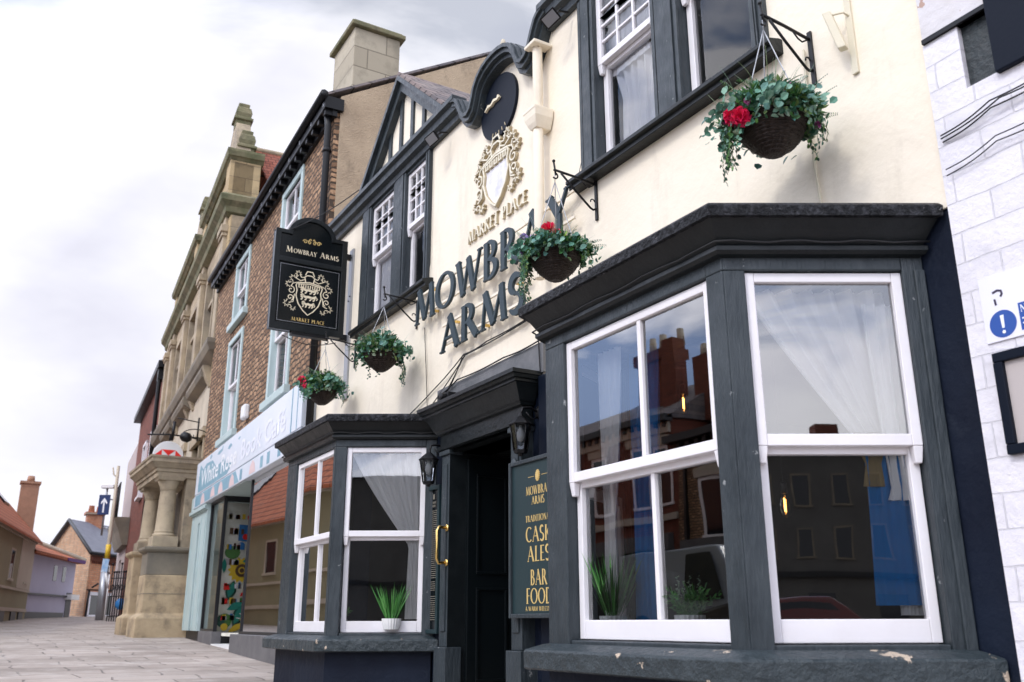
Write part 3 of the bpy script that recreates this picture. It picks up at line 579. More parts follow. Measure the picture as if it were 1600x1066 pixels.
# ---- bay windows
def bay_ring(xl, xr, o, z, yb=3.585):
    t = math.tan(R(60)); dy = yb - (YB - o); return [(xl - o * .577 - dy / t, yb, z), (xl - o * .577, YB - o, z), (xr + o * .577, YB - o, z), (xr + o * .577 + dy / t, yb, z)]
def make_bay(xl, xr, sash, bar, z0=1.11):
    """xl, xr: corners of the front face"""
    FF = Fr((0, YB), 0); CR = Fr((xr, YB), 60); CLn = Fr((xl, YB), -60)   # left cant: u runs backwards (negative)
    w = MB(); zt, cl = 2.72, .924
    f0, f1 = sash
    for a, b in ((xl, f0), (f1, xr)): w.fb(FF, a, b, 1.0, 2.73, -.13, 0)
    w.fb(FF, f0, f1, 2.73, 2.81, -.13, 0)
    cw = (.105, .825)
    w.fb(CR, .006, cw[0], 1.0, 2.73, -.13, 0); w.fb(CR, cw[1], cl, 1.0, 2.81, -.13, 0); w.fb(CR, .006, cw[1], 2.73, 2.81, -.13, 0)
    w.fb(FF, xl, f0, 2.73, 2.81, -.13, .0); w.fb(FF, f1, xr, 2.73, 2.81, -.13, .0)
    w.fb(CR, cw[1] + .05, cw[1] + .10, 1.06, 2.73, 0, .012)
    w.fb(CLn, -cw[0], -.006, 1.0, 2.73, -.13, 0); w.fb(CLn, -cl, -cw[1], 1.0, 2.81, -.13, 0); w.fb(CLn, -cw[1], -.006, 2.73, 2.81, -.13, 0)
    w.fb(FF, f0, f1, 1.0, 1.105, -.13, -.012); w.fb(CR, cw[0], cw[1], 1.0, 1.105, -.13, -.012); w.fb(CLn, -cw[1], -cw[0], 1.0, 1.105, -.13, -.012)
    bay = w.build('bay_window', M['slate_paint'], pub, .006)
    sash_pair(FF, f0, f1, z0, 2.725, 1.925, bay, -.02, bars=(bar,), brail=.095)
    sash_pair(CR, cw[0], cw[1], z0, 2.725, 1.925, bay, -.02, brail=.095)
    sash_pair(CLn, -cw[1], -cw[0], z0, 2.725, 1.925, bay, -.02, brail=.095)
    s = MB(); rg = []
    for o, z in ((.02, .95), (.105, .955), (.118, .962), (.12, 1.045), (.112, 1.056), (.03, 1.082), (.0, 1.086)): rg.append(bay_ring(xl, xr, o, z))
    s.loft(rg); s.build('bay_sill', M['sill_paint'], bay, .003)
    s = MB(); s.loft([bay_ring(xl, xr, 0, -.1), bay_ring(xl, xr, .0, .956)]); s.build('bay_plinth', M['navy'], bay)
    s = MB(); s.loft([bay_ring(xl, xr, o, z) for o, z in ((.005, 2.79), (.035, 2.795), (.05, 2.81), (.05, 2.83), (.03, 2.842), (.045, 2.86), (.075, 2.90), (.105, 2.935), (.115, 2.945))]); s.build('cornice', M['black_paint'], bay)
    s = MB(); s.loft([bay_ring(xl, xr, o, z) for o, z in ((.10, 2.94), (.135, 2.942), (.14, 2.99), (.12, 3.01), (-.3, 3.06))]); s.build('bay_roof', M['stone_cap'], bay, .006)
    for k in (0,):
        pts = [Vector(p) for p in bay_ring(xl, xr, .062, 2.845)]
        c = MB(); path = []
        for a, b in zip(pts, pts[1:]):
            for i in range(12): q = a.lerp(b, i / 12); path.append(q + Vector((0, -.003, .006 * math.sin(i * 1.7))))
        path.append(pts[-1]); c.tube(path, .005, 5); c.build('cornice_cable', M['cable'], bay)
    return bay
bayL = make_bay(BAYL[0], BAYL[1], (-9.08, -8.00), -8.49)
bayR = make_bay(BAYR[0], BAYR[1], (-4.185, -2.985), -3.53)
# ---- door surround
YS = 3.5; ds = empty('door_surround', (-6.5, YS, .6), None, None); ds.parent = pub; ds.location = Vector(ds.location) - pub.location
FD = Fr((0, YS), 0)
for a, b in ((-7.17, -7.02), (-5.98, -5.83)):
    mb = MB(); mb.fb(FD, a, b, 1.0, 2.58, -.12, 0); mb.fb(FD, a + .03, b - .03, 1.12, 2.50, 0, .012)
    mb.fb(FD, a - .03, b + .03, -.1, 1.0, -.12, .03); mb.fb(FD, a - .02, b + .02, 2.58, 2.62, -.12, .02)
    mb.build('pilaster', M['slate_paint'], ds, .008)
mb = MB(); rings = []
for o, z in ((.0, 2.62), (.03, 2.63), (.03, 2.66), (.005, 2.665), (.005, 2.76), (.03, 2.77), (.035, 2.785), (.05, 2.80), (.08, 2.86), (.115, 2.92), (.13, 2.925), (.13, 2.945), (.15, 2.95), (.155, 2.975), (.17, 2.98), (.17, 3.01), (0, 3.03)):
    rings.append([(-7.19 - o, 3.588, z), (-7.19 - o, YS - o, z), (-5.81 + o * .9, YS - o, z), (-5.81 + o * .9, 3.588, z)])
mb.loft(rings); mb.build('door_hood', M['black_paint'], ds)
mb = MB()
for z in (2.33,):
    mb.lathe([(.045, 0), (.04, .012), (.015, .018)], (-5.905, YS - .012, z), 14, (0, -1, 0))
mb.build('roundel', M['slate_paint'], ds)
mb = MB(); mb.fb(FW, -7.45, -5.62, 3.0, 3.24, -.02, .025); mb.build('lead_flashing', M['lead'], pub)
mb = MB(); mb.fb(FW, -5.66, -5.54, .3, 2.97, -.02, .05); mb.build('wall_pilaster', M['navyboard'], pub, .01)
mb = MB(); mb.fb(FW, -7.46, -7.36, .3, 2.97, -.02, .012); mb.build('wall_pilaster', M['navyboard'], pub, .01)
# porch recess and door
mb = MB(); x0, x1 = -7.015, -5.985
mb.poly([(x0, 3.5, 0), (x0, 4.55, 0), (x0, 4.55, 2.6), (x0, 3.5, 2.6)]); mb.poly([(x1, 3.5, 0), (x1, 4.55, 0), (x1, 4.55, 2.6), (x1, 3.5, 2.6)]); mb.poly([(x0, 3.5, 2.6), (x1, 3.5, 2.6), (x1, 4.55, 2.6), (x0, 4.55, 2.6)])
mb.build('porch_lining', M['black_paint'], pub)
mb = MB(); FC = Fr((-7.015, 0), 90, 1)   # left jamb plane: u=+Y, n=+X
mb.fb(FC, 3.66, 4.5, .55, 2.55, .0, .04); dr = None
for z0, z1 in ((.75, 1.45), (1.6, 2.4)):
    for a, b in ((3.74, 4.04), (4.12, 4.42)):
        mb.fb(FC, a, a + .025, z0, z1, .04, .055); mb.fb(FC, b - .025, b, z0, z1, .04, .055); mb.fb(FC, a, b, z0 - .02, z0, .04, .054); mb.fb(FC, a, b, z1, z1 + .02, .04, .054)
dr = mb.build('open_door', M['door'], pub, .004)
mb = MB(); mb.box(-7.0, -6.0, 4.5, 4.56, .5, 2.6)
mb.build('inner_door', M['door'], pub)
mb = MB(); mb.tube([(-7.04, 3.50, 1.955), (-7.04, 3.42, 1.96), (-7.04, 3.405, 1.93), (-7.04, 3.405, 1.70), (-7.04, 3.42, 1.665), (-7.04, 3.50, 1.67)], .014, 10)
mb.lathe([(.03, 0), (.03, .012)], (-7.04, 3.50, 1.955), 12, (0, -1, 0)); mb.lathe([(.03, 0), (.03, .012)], (-7.04, 3.50, 1.67), 12, (0, -1, 0))
mb.build('pull_handle', M['brass'], ds)
# ------------------------------------------------------------------ raised name lettering
FL = Fr((0, 3.6), 0)
def word(s, u0, u1, z, hz, name, label, n0=.085, n1=.112):
    root = empty(name, ((u0 + u1) / 2, 3.55, z), label, 'sign lettering', 'raised lettering on the cream wall')
    k = (u1 - u0) / text_w(s, .04); u = u0
    for c in s:
        m_ = MB(); glyph(m_, FL, c, u, z, k, hz, n0, n1); m_.build('letter', M['letter'], root); u += (GL[c][0] + .04) * k
    for dz in (.07, hz - .06):
        r = MB(); r.fb(FL, u0 - .02, u1 + .02, z + dz, z + dz + .022, n0 - .02, n0 - .002)
        r.build('rail', M['cream'], root)
    for q in (.12, .5, .88):
        uu = u0 + (u1 - u0) * q
        for dz in (.07, hz - .06):
            b = MB(); b.fb(FL, uu - .012, uu + .012, z + dz - .004, z + dz + .018, 0, n0 - .021)
            b.build('standoff', M['brass'], root)
word('MOWBRAY', -7.84, -5.10, 3.965, .345, 'name_lettering', 'upper raised slate grey word MOWBRAY on the cream wall')
word('ARMS', -7.25, -5.76, 3.535, .325, 'name_lettering', 'lower raised slate grey word ARMS under MOWBRAY on the cream wall')
rt_ = empty('place_lettering', (-6.4, 3.58, 4.5), 'small cream relief words MARKET PLACE under the wall crest', 'sign lettering')
s_ = 'MARKET PLACE'; k = 1.04 / text_w(s_, .06); u = -6.885
for c in s_:
    if GL[c][1]:
        m_ = MB(); glyph(m_, FL, c, u, 4.50, k, .115, .002, .022); o = m_.build('letter_back', M['bronze_and_shadow'], rt_)
        m_ = MB(); glyph(m_, FL, c, u - .002, 4.502, k, .115, .0225, .027); m_.build('letter', M['cream_relief'], rt_)
    u += (GL[c][0] + .06) * k
cr_ = empty('wall_crest', (-6.42, 3.58, 4.62), 'large cream relief coat of arms with marbled shield on the cream wall', 'coat of arms')
m_ = MB(); crest(m_, FL, -6.35, 5.0, .78, .70, .026, .002, .030, shield=True, ms=(0, 1), beasts=False); m_.build('shield_back', [M['bronze_and_shadow'], M['marble']], cr_)  # wider brown outlines paint a shadow edge round the cream lines
m_ = MB(); crest(m_, FL, -6.352, 5.002, .78, .70, .016, .0305, .038, beasts=False); m_.build('relief_line', M['cream_relief'], cr_)
# ------------------------------------------------------------------ hanging sign
hs = empty('hanging_sign', (-10.0, 3.1, 4.4), 'black hanging pub sign with gold arms and arched top on a wall arm', 'hanging sign')
FS = Fr((-10.0, 0), 90)     # u = +Y, n = +X
yl, yr, zb, zt = 2.635, 3.52, 4.415, 5.625; ym = (yl + yr) / 2
arch = [(ym + .27 * math.cos(R(a)), zt - .02 + .235 * math.sin(R(a))) for a in range(0, 181, 12)]
out = [(yl, zb), (yr, zb), (yr, zt)] + [(ym + .30, zt)] + arch + [(ym - .30, zt), (yl, zt)]
m_ = MB(); m_.prism(FS, out, -.03, .03); m_.build('panel', M['signboard'], hs)
m_ = MB()
for sn in (1, -1):
    a, b = (.03, .05) if sn > 0 else (-.05, -.03)
    e_ = .0005 * sn
    m_.ribbon(FS, [(yl + .03, zb), (yl + .03, zt + .03)], .065, a, b); m_.ribbon(FS, [(yr - .03, zb), (yr - .03, zt + .03)], .065, a, b)
    m_.ribbon(FS, [(yl + .06, zb + .04), (yr - .06, zb + .04)], .085, a, b + e_); m_.ribbon(FS, [(yl + .06, 5.28), (yr - .06, 5.28)], .06, a, b - e_)
    m_.ribbon(FS, [(yl + .06, zt + .005), (ym - .25, zt + .005)], .05, a, b - e_); m_.ribbon(FS, [(ym + .25, zt + .005), (yr - .06, zt + .005)], .05, a, b - e_)
    m_.ribbon(FS, arch, .055, a, b + 2 * e_)
m_.build('frame', M['black_paint'], hs, .004)
m_ = MB()
for sn in (1, -1):
    q0, q1 = (.0302, .0325) if sn > 0 else (-.0325, -.0302)
    m_.ribbon(FS, [(yl + .085, zb + .11), (yr - .085, zb + .11), (yr - .085, 5.225), (yl + .085, 5.225)], .006, q0, q1, True)
m_.build('gilt_border', M['steel'], hs)
def both(fn, name, mt):
    m_ = MB(); fn(m_, FS, 1); m_.build(name, M[mt], hs)
    FSb = Fr((-10.0, 0), -90); m_ = MB(); fn(m_, FSb, -1); m_.build(name, M[mt], hs)
def nm(m, f, s):
    a, b = (2.77, 3.42) if s > 0 else (-3.42, -2.77)
    write(m, f, 'M', a, a + .08, 5.38, .072, .0302, .0345); write(m, f, 'OWBRAY', a + .09, a + .375, 5.38, .056, .0302, .0345)
    write(m, f, 'A', a + .415, a + .48, 5.38, .070, .0302, .0345); write(m, f, 'RMS', a + .485, b, 5.38, .056, .0302, .0345)
both(nm, 'name_lettering', 'gold_pale')
both(lambda m, f, s: write(m, f, 'MARKET PLACE', *((2.89, 3.29) if s > 0 else (-3.29, -2.89)), 4.545, .042, .0302, .0335), 'place_lettering', 'gold')
both(lambda m, f, s: crest(m, f, ym * s, 4.90, .55, .56, .011, .0302, .036), 'gilt_arms', 'gold_pale')
def scroll(m, f, s):
    c_ = ym * s
    for sx in (-1, 1):
        m.ribbon(f, [(c_ + sx * (.01 + .045 * i / 10), 5.575 + .018 * math.sin(i * .6)) for i in range(11)], .009, .0302, .034)
        m.ribbon(f, [(c_ + sx * (.085 + .028 * (1 - i / 24) * math.cos(i * .42)), 5.55 + .028 * (1 - i / 24) * math.sin(i * .42)) for i in range(20)], .009, .0302, .0342)
        m.ribbon(f, [(c_ + sx * (.035 + .02 * (1 - i / 20) * math.cos(i * .42 + 2)), 5.545 + .02 * (1 - i / 20) * math.sin(i * .42 + 2)) for i in range(16)], .008, .0302, .0338)
both(scroll, 'gilt_scroll', 'gold')
m_ = MB(); m_.box(-10.035, -9.965, 3.52, 3.60, 5.44, 5.50); m_.build('arm', M['iron'], hs, .004); m_ = MB(); m_.box(-10.03, -9.97, 3.50, 3.60, 4.40, 4.47); m_.build('arm', M['iron'], hs, .004); m_ = MB()
m_.box(-10.045, -9.955, 2.9, 3.35, 4.375, 4.414)
m_.build('bottom_clamp', M['iron'], hs, .004)
m_ = MB(); m_.box(-10.02, -9.90, 3.575, 3.5985, 3.68, 5.56); o = m_.build('back_plate', M['steel'], hs)
m_ = MB()
for z in (3.8, 3.85, 4.35, 4.9, 4.95, 5.45, 5.5): m_.lathe([(.010, 0), (.010, .008)], (-9.98 + (.04 if int(z * 100) % 2 else 0), 3.575, z), 8, (0, -1, 0))
m_.build('bolt', M['iron'], o)
m_ = MB(); P0, P1 = Vector((-9.98, 2.75, 5.63)), Vector((-9.60, 3.50, 6.20)); m_.tube([P0.lerp(P1, i / 12) - Vector((0, 0, .05 * math.sin(math.pi * i / 12))) for i in range(13)], .006, 6); m_.build('stay_wire', M['cable'], hs); m_ = MB()
m_.tube([(-10, 2.8 + .05 * i, 4.36 - .07 * math.sin(math.pi * i / 13)) for i in range(14)], .005, 6); m_.build('stay_wire', M['cable'], hs)
# ------------------------------------------------------------------ iron basket brackets
def make_bracket():
    r = empty('basket_bracket', (0, 0, 0), '', 'bracket', 'iron brackets holding the hanging baskets')
    m_ = MB(); m_.box(-.014, .014, -.014, 0, -.30, .03); m_.build('back_plate', M['iron'], r, .003)
    m_ = MB(); m_.tube([(0, -.01, -.02), (0, -.2, .0), (0, -.37, .01)], .009, 8); m_.tube([(0, -.355, -.03), (0, -.36, .01), (0, -.37, .07)], .007, 8); m_.ball((0, -.37, .078), .012)
    m_.tube([(0, -.36 + .022 * math.sin(a * .5), -.035 + .022 * math.cos(a * .5)) for a in range(9)], .006, 6)
    m_.build('arm', M['iron'], r)
    m_ = MB(); m_.tube([(0, -.31, -.002), (0, -.2, -.10), (0, -.06, -.215), (0, -.035, -.225), (0, -.012, -.21)], .008, 8)
    m_.tube([(0, -.04 + .018 * math.cos(a * .5), -.16 + .018 * math.sin(a * .5)) for a in range(8)], .005, 6); m_.tube([(0, -.14, -.01), (0, -.10, -.045), (0, -.07, -.055), (0, -.03, -.03)], .005, 6); m_.build('brace', M['iron'], r)
    return r
BR = [(-9.71, 4.30, 'bracket nearest the hanging sign on the cream wall'), (-8.0, 4.30, 'bracket under the left upper window, beside the letter M'), (-4.90, 4.26, 'bracket right of the letter Y at the corner of the right upper window'), (-2.885, 4.26, 'bracket beside the cream wall lamp, rightmost on the wall')]
proto = make_bracket()
for i, (x, z, lb) in enumerate(BR):
    b = proto if i == 0 else copy_tree(proto)
    b.location = (x, 3.598, z); b['label'] = 'black iron ' + lb
# ------------------------------------------------------------------ hanging baskets
def leafq(mb, c, d, w, l, n, up_=None, fold=.25):
    """a bent oval leaf: base c, direction d, normal n"""
    d = d.normalized(); s = d.cross(n); s = s.normalized() if s.length > 1e-5 else d.orthogonal().normalized(); n = s.cross(d)
    p = [c, c + d * l * .3 + s * w * .42 + n * fold * w, c + d * l * .7 + s * w * .40 + n * fold * w, c + d * l, c + d * l * .7 - s * w * .40 + n * fold * w, c + d * l * .3 - s * w * .42 + n * fold * w]
    i = [mb.vert(q) for q in p]; mid = mb.vert(c + d * l * .5)
    for a, b in ((0, 1), (1, 2), (2, 3), (3, 4), (4, 5), (5, 0)): mb.face((mid, i[a], i[b]))
def rv(): 
    while True:
        v = Vector((random.uniform(-1, 1), random.uniform(-1, 1), random.uniform(-1, 1)))
        if .05 < v.length < 1: return v.normalized()
def petalball(mb, c, r, n=26, up_=None):
    for _ in range(n):
        d = rv(); leafq(mb, c + d * r * .15, d, r * .75, r * .9, rv(), fold=.5)
def basket(x, zrim, label, seed, flowers, spread=1.0, trail=(), dens=1.0, r=.172, hg=1.0):
    random.seed(seed); y = 3.228; c = Vector((x, y, zrim))
    root = empty('hanging_basket', (x, y, zrim), label, 'hanging basket', 'hanging baskets of flowers on the pub front')
    m_ = MB()
    prof = [(.035, -.19), (.07, -.185), (.115, -.15), (.15, -.10), (.168, -.045), (r, 0), (r - .012, .002), (.10, -.02)]
    for (r0, h0), (r1, h1) in zip(prof[:6], prof[1:6]):
        pass
    rings = []; nr = 26
    for j in range(nr + 1):
        t = j / nr; h = -.19 + .19 * t; rr = r * (1 - (1 - t) ** 2.1 * .78) + (.004 if j % 2 else -.003)
        rings.append([c + Vector((math.cos(2 * math.pi * k / 40) * (rr + .0035 * ((k + j) % 2)), math.sin(2 * math.pi * k / 40) * (rr + .0035 * ((k + j) % 2)), h + random.uniform(-.0015, .0015))) for k in range(40)])
    m_.loft(rings); m_.build('wicker_bowl', M['wicker'], root)
    m_ = MB()
    for k in range(26):  # loose twigs round the bowl
        a0 = random.uniform(0, 6.28); t = random.uniform(.25, 1); rr = r * (1 - (1 - t) ** 2.1 * .78) + .006; h = -.19 + .19 * t; ln = random.uniform(.5, 1.4)
        m_.tube([c + Vector((math.cos(a0 + ln * i / 6) * rr, math.sin(a0 + ln * i / 6) * rr, h + .006 * math.sin(i))) for i in range(7)], .0022, 5)
    m_.build('twig', M['wicker'], root)
    m_ = MB(); hook = Vector((x, 3.235, 4.235))
    for k in range(3):
        a = 2.1 * k + .4; e_ = c + Vector((math.cos(a) * r, math.sin(a) * r, .0)); s0 = hook + Vector((0, 0, -.06)); m_.tube([s0.lerp(e_, i / 10) for i in range(11)], [.0026 + .0012 * (i % 2) for i in range(11)], 5)
    m_.tube([hook, hook + Vector((0, 0, -.06))], .003, 5); m_.build('chain', M['steel'], root)
    sp = r * 1.18 * spread; top = c + Vector((0, 0, .04))
    gm = {'leaf': MB(), 'euc': MB(), 'pale_leaf': MB(), 'lime': MB()}
    def dome(k=1.0):
        a = random.uniform(0, 6.283); q = math.sqrt(random.random()) * sp * k; return c + Vector((math.cos(a) * q, math.sin(a) * q, .015 + .17 * hg * (1 - (q / sp) ** 2) * random.uniform(.3, 1.1))), a, q
    for _ in range(int(900 * dens)):
        p, a, q = dome(); d = Vector((math.cos(a), math.sin(a), random.uniform(-.5, 1.2))) + rv() * .7; leafq(gm['leaf'], p, d, random.uniform(.013, .026), random.uniform(.035, .07), rv())
    for _ in range(int(46 * dens)):  # feathery sprays
        p, a, q = dome(1.05); d = (Vector((math.cos(a), math.sin(a), random.uniform(.1, 1.0))) + rv() * .4).normalized(); ln = random.uniform(.08, .17)
        key = random.choice(('leaf', 'leaf', 'pale_leaf', 'euc'))
        for i in range(12):
            q_ = p + d * ln * i / 12 - Vector((0, 0, .03 * (i / 12) ** 2))
            for s_ in (-1, 1): leafq(gm[key], q_, d + d.orthogonal() * s_ * .9 + Vector((0, 0, .1)), .006, .034 * (1.1 - i / 14), Vector((0, 0, 1)))
    for _ in range(int(60 * dens)):  # sprigs of round leaves
        p, a, q = dome(1.1); d = (Vector((math.cos(a), math.sin(a), random.uniform(-.3, .7))) + rv() * .4).normalized(); ln = random.uniform(.08, .16)
        for i in range(6):
            q_ = p + d * ln * i / 6 - Vector((0, 0, .06 * (i / 6) ** 2)); s_ = 1 if i % 2 else -1
            leafq(gm['euc'], q_, d.orthogonal() * s_ + d * .4 + rv() * .3, random.uniform(.028, .052), random.uniform(.03, .054), rv() + Vector((.4, -.8, .4)), fold=.12)
    for _ in range(int(95 * dens)):  # leafy shoots spilling over the rim
        a = random.uniform(0, 6.283); p = c + Vector((math.cos(a) * r, math.sin(a) * r, .03)); o_ = Vector((math.cos(a), math.sin(a), 0)); l_ = random.uniform(.05, .19); key = random.choice(('leaf', 'leaf', 'euc', 'euc', 'pale_leaf'))
        n_ = random.randint(5, 9); sz = random.uniform(.6, 1.25)
        for i in range(n_):
            t = i / n_; q_ = p + o_ * (.035 * math.sin(t * 2.4) - .03 * t) + Vector((0, 0, .02 * t - l_ * t * t)); leafq(gm[key], q_, o_ * .7 + rv() * .9, .030 * sz, .046 * sz, o_ + rv() * .5, fold=.2)
    for _ in range(int(14 * dens)):
        p, a, q = dome(.9); leafq(gm['lime'], p + Vector((0, 0, .02)), rv() + Vector((0, -.3, .5)), .03, .05, rv())
    for (ang, ln, cnt) in trail:   # strands hanging down the outside
        for k in range(cnt):
            a = R(ang) + random.uniform(-.35, .35); q = r * random.uniform(.95, 1.2); p = c + Vector((math.cos(a) * q, math.sin(a) * q, random.uniform(-.01, .04))); L_ = ln * random.uniform(.5, 1.1); key = random.choice(('euc', 'euc', 'leaf'))
            out_ = Vector((math.cos(a), math.sin(a), 0)) * .05; n_ = max(5, int(L_ / .017)); pp = []
            for i in range(n_):
                t = i / n_; q_ = p + out_ * math.sin(t * 2.2) + Vector((.012 * math.sin(i * .9 + k), .012 * math.cos(i * .7), -L_ * t)); pp.append(q_)
                s_ = 1 if i % 2 else -1; big = 1 - .45 * t
                leafq(gm[key], q_, Vector((s_ * math.cos(a + 1.57), s_ * math.sin(a + 1.57), -.5)) + rv() * .4, random.uniform(.026, .040) * big, random.uniform(.030, .046) * big, out_ * 20 + rv() * .6, fold=.12)
            gm['leaf'].tube(pp, .0016, 4)
    for k, v in gm.items():
        if v.v: v.build('foliage', M[k], root)
    for (dx, dy, dz, rr, key) in flowers:
        f = MB(); petalball(f, c + Vector((dx * 1.1, dy * 1.12, dz)), rr * 1.6, 54 if rr > .027 else 22); f.build('flower', M[key], root)
    f = MB(); f2 = MB()
    for _ in range(int(60 * dens)):  # tiny blossoms dotted through the leaves
        p, a, q = dome(1.05); petalball(f if random.random() < .5 else f2, p + Vector((0, 0, .025)), random.uniform(.006, .011), 6)
    f.build('small_blossom', M['whitepetal'], root); f2.build('small_blossom', M['mauve'], root)
    # fine pale grass blades
    f = MB()
    for _ in range(26):
        p, a, q = dome(.9); d = Vector((math.cos(a) * .6, math.sin(a) * .6, random.uniform(.5, 1.3))); l_ = random.uniform(.1, .2); f.tube([p, p + d * l_ * .6, p + d * l_ + Vector((0, 0, -.03))], [.0015, .001, .0004], 4)
    f.build('grass_blade', M['pale_leaf'], root)
basket(-9.71, 3.715, 'leftmost hanging basket beneath the pub sign, with a pink rose', 11, [(-.04, -.20, .07, .036, 'pink'), (.06, -.20, -.01, .022, 'pink'), (.07, -.03, .12, .028, 'whitepetal'), (.10, .05, .10, .022, 'whitepetal'), (.13, -.06, .06, .018, 'pink'), (-.10, -.10, .06, .016, 'mauve'), (.02, -.19, .04, .018, 'pink')], trail=((-70, .22, 5), (60, .25, 8), (-100, .12, 4)))
basket(-8.0, 3.70, 'flowerless green hanging basket below the left upper window', 12, [(.04, .03, .10, .018, 'whitepetal'), (.08, -.10, .08, .015, 'whitepetal'), (-.10, -.12, .05, .014, 'lilac')], trail=((-130, .20, 5), (80, .30, 9), (180, .2, 4)), dens=.9)
basket(-4.90, 3.615, 'hanging basket with pink bloom in front of the raised letters ARMS', 13, [(.01, -.05, .17, .038, 'pink'), (-.02, -.09, .14, .026, 'pink'), (.05, -.02, .14, .024, 'pink'), (-.06, -.20, .07, .018, 'pink'), (.09, -.06, .07, .016, 'mauve'), (.0, -.16, .06, .016, 'whitepetal'), (-.06, -.17, .06, .018, 'mauve'), (.05, .10, .11, .020, 'mauve'), (-.03, -.10, .10, .026, 'whitepetal'), (-.05, -.15, .09, .026, 'lilac'), (-.06, -.19, .11, .02, 'lilac'), (.08, .15, .08, .018, 'mauve'), (-.07, -.20, .02, .022, 'lilac')], trail=((215, .34, 12), (250, .30, 9), (45, .12, 5), (265, .18, 4)), dens=.9, spread=1.12, hg=.6)
basket(-2.885, 3.625, 'largest looking hanging basket at right with red blooms under the corner bracket', 14, [(-.04, -.19, -.01, .036, 'pink'), (-.0, -.19, -.035, .034, 'pink'), (-.09, -.16, .07, .015, 'mauve'), (-.12, -.17, .02, .015, 'mauve'), (.13, .12, .02, .018, 'mauve'), (.14, .14, -.05, .014, 'mauve'), (.02, -.04, .15, .03, 'whitepetal'), (.06, .02, .15, .022, 'whitepetal'), (.12, .11, .06, .014, 'mauve'), (.0, -.14, .12, .022, 'whitepetal'), (.10, -.10, .09, .02, 'mauve'), (-.10, -.08, .12, .018, 'lilac'), (.05, -.19, .03, .016, 'mauve')], trail=((215, .27, 14), (250, .22, 6), (20, .14, 7), (60, .2, 9), (235, .3, 5)), dens=1.15, spread=1.12)
random.seed(5)
# ------------------------------------------------------------------ wall lanterns
def make_lantern():
    r = empty('wall_lantern', (0, 0, 0), '', 'lantern', 'black wall lanterns beside the pub door')
    m_ = MB(); m_.lathe([(.05, 0), (.05, .015), (.02, .03)], (0, 0, .17), 14, (0, -1, 0)); m_.tube([(0, -.02, .17), (0, -.08, .20), (0, -.15, .19), (0, -.17, .13)], .010, 8); m_.tube([(0, -.02, .13), (0, -.07, .11), (0, -.12, .16)], .006, 6); m_.build('wall_arm', M['iron'], r)
    hexr = lambda rr, z: [(rr * math.cos(R(60 * k)), -.17 + rr * math.sin(R(60 * k)), z) for k in range(6)]
    m_ = MB(); m_.loft([hexr(.088, .055), hexr(.092, .062), hexr(.05, .10), hexr(.018, .125), hexr(.012, .15)]); m_.loft([hexr(.045, -.155), hexr(.050, -.14), hexr(.052, -.13)]); m_.loft([hexr(.012, -.175), hexr(.02, -.156)])
    for k in range(6):
        a = hexr(.050, -.135)[k]; b = hexr(.078, .056)[k]; m_.tube([a, b], .0045, 5)
    m_.build('cage', M['iron'], r)
    m_ = MB(); m_.loft([hexr(.047, -.134), hexr(.074, .055)], cap=False); m_.build('lamp_glass', M['lampglass'], r)
    m_ = MB(); m_.lathe([(.012, .055), (.014, .03), (.03, .0), (.032, -.03), (.02, -.06), (.004, -.07)], (0, -.17, 0), 12); m_.build('bulb', M['frost'], r)
    return r
ln = make_lantern(); ln.location = (-7.27, 3.59, 2.50); ln['label'] = 'black six-sided wall lantern left of the pub door above the menu case'
l2 = copy_tree(ln); l2.location = (-5.70, 3.59, 2.53); l2['label'] = 'black six-sided wall lantern right of the pub door above the green board'
# ------------------------------------------------------------------ boards
mc = empty('menu_case', (-7.44, 3.58, 1.1), 'tall narrow black menu case with tiny print left of the pub door', 'menu case')
m_ = MB(); m_.fb(FW, -7.62, -7.30, 1.10, 2.36, .005, .03); m_.build('back_panel', M['signboard'], mc)
m_ = MB(); m_.fb(FW, -7.62, -7.585, 1.10, 2.36, .03, .06); m_.fb(FW, -7.335, -7.30, 1.10, 2.36, .03, .06); m_.fb(FW, -7.585, -7.335, 2.325, 2.36, .03, .058); m_.fb(FW, -7.585, -7.335, 1.10, 1.135, .03, .058); m_.build('frame', M['board_green'], mc, .004)
m_ = MB(); random.seed(3); z = 2.18
write(m_, FW, 'MOWBRAY', -7.51, -7.41, 2.205, .022, .0302, .032); write(m_, FW, 'ARMS', -7.495, -7.425, 2.175, .022, .0302, .032); z = 2.14
m_.fb(FW, -7.475, -7.445, 2.245, 2.29, .0302, .032)
while z > 1.20:
    if not (1.42 < z < 1.45 or 1.53 < z < 1.56):
        w_ = random.uniform(.085, .105) if z > 1.56 or z < 1.42 else .06; u_ = -7.46 - w_
        while u_ < -7.46 + w_: 
            q = random.uniform(.01, .03); m_.fb(FW, u_, min(u_ + q, -7.46 + w_), z, z + .0055, .0302, .0315); u_ += q + .006
    z -= .0175
m_.build('print', mat('faded_print', (.22, .20, .16), rough=.6, bst=0), mc)
cb = empty('ale_board', (-5.5, 3.45, 1.2), 'dark green board lettered CASK ALES and BAR FOOD right of the pub door', 'sign board')
FBd = Fr((0, 3.47), 0); a0, a1 = -5.90, -5.03
m_ = MB(); m_.fb(FBd, a0 + .02, a1 - .02, 1.24, 2.31, 0, .02); m_.build('panel', M['board_green'], cb)
m_ = MB(); m_.fb(FBd, a0, a0 + .03, 1.22, 2.33, -.03, .04); m_.fb(FBd, a1 - .03, a1, 1.22, 2.33, -.03, .04); m_.fb(FBd, a0 + .03, a1 - .03, 2.30, 2.33, -.03, .038); m_.fb(FBd, a0 + .03, a1 - .03, 1.22, 1.25, -.03, .038); m_.build('frame', M['slate_paint'], cb, .005)
m_ = MB(); uc = -5.515
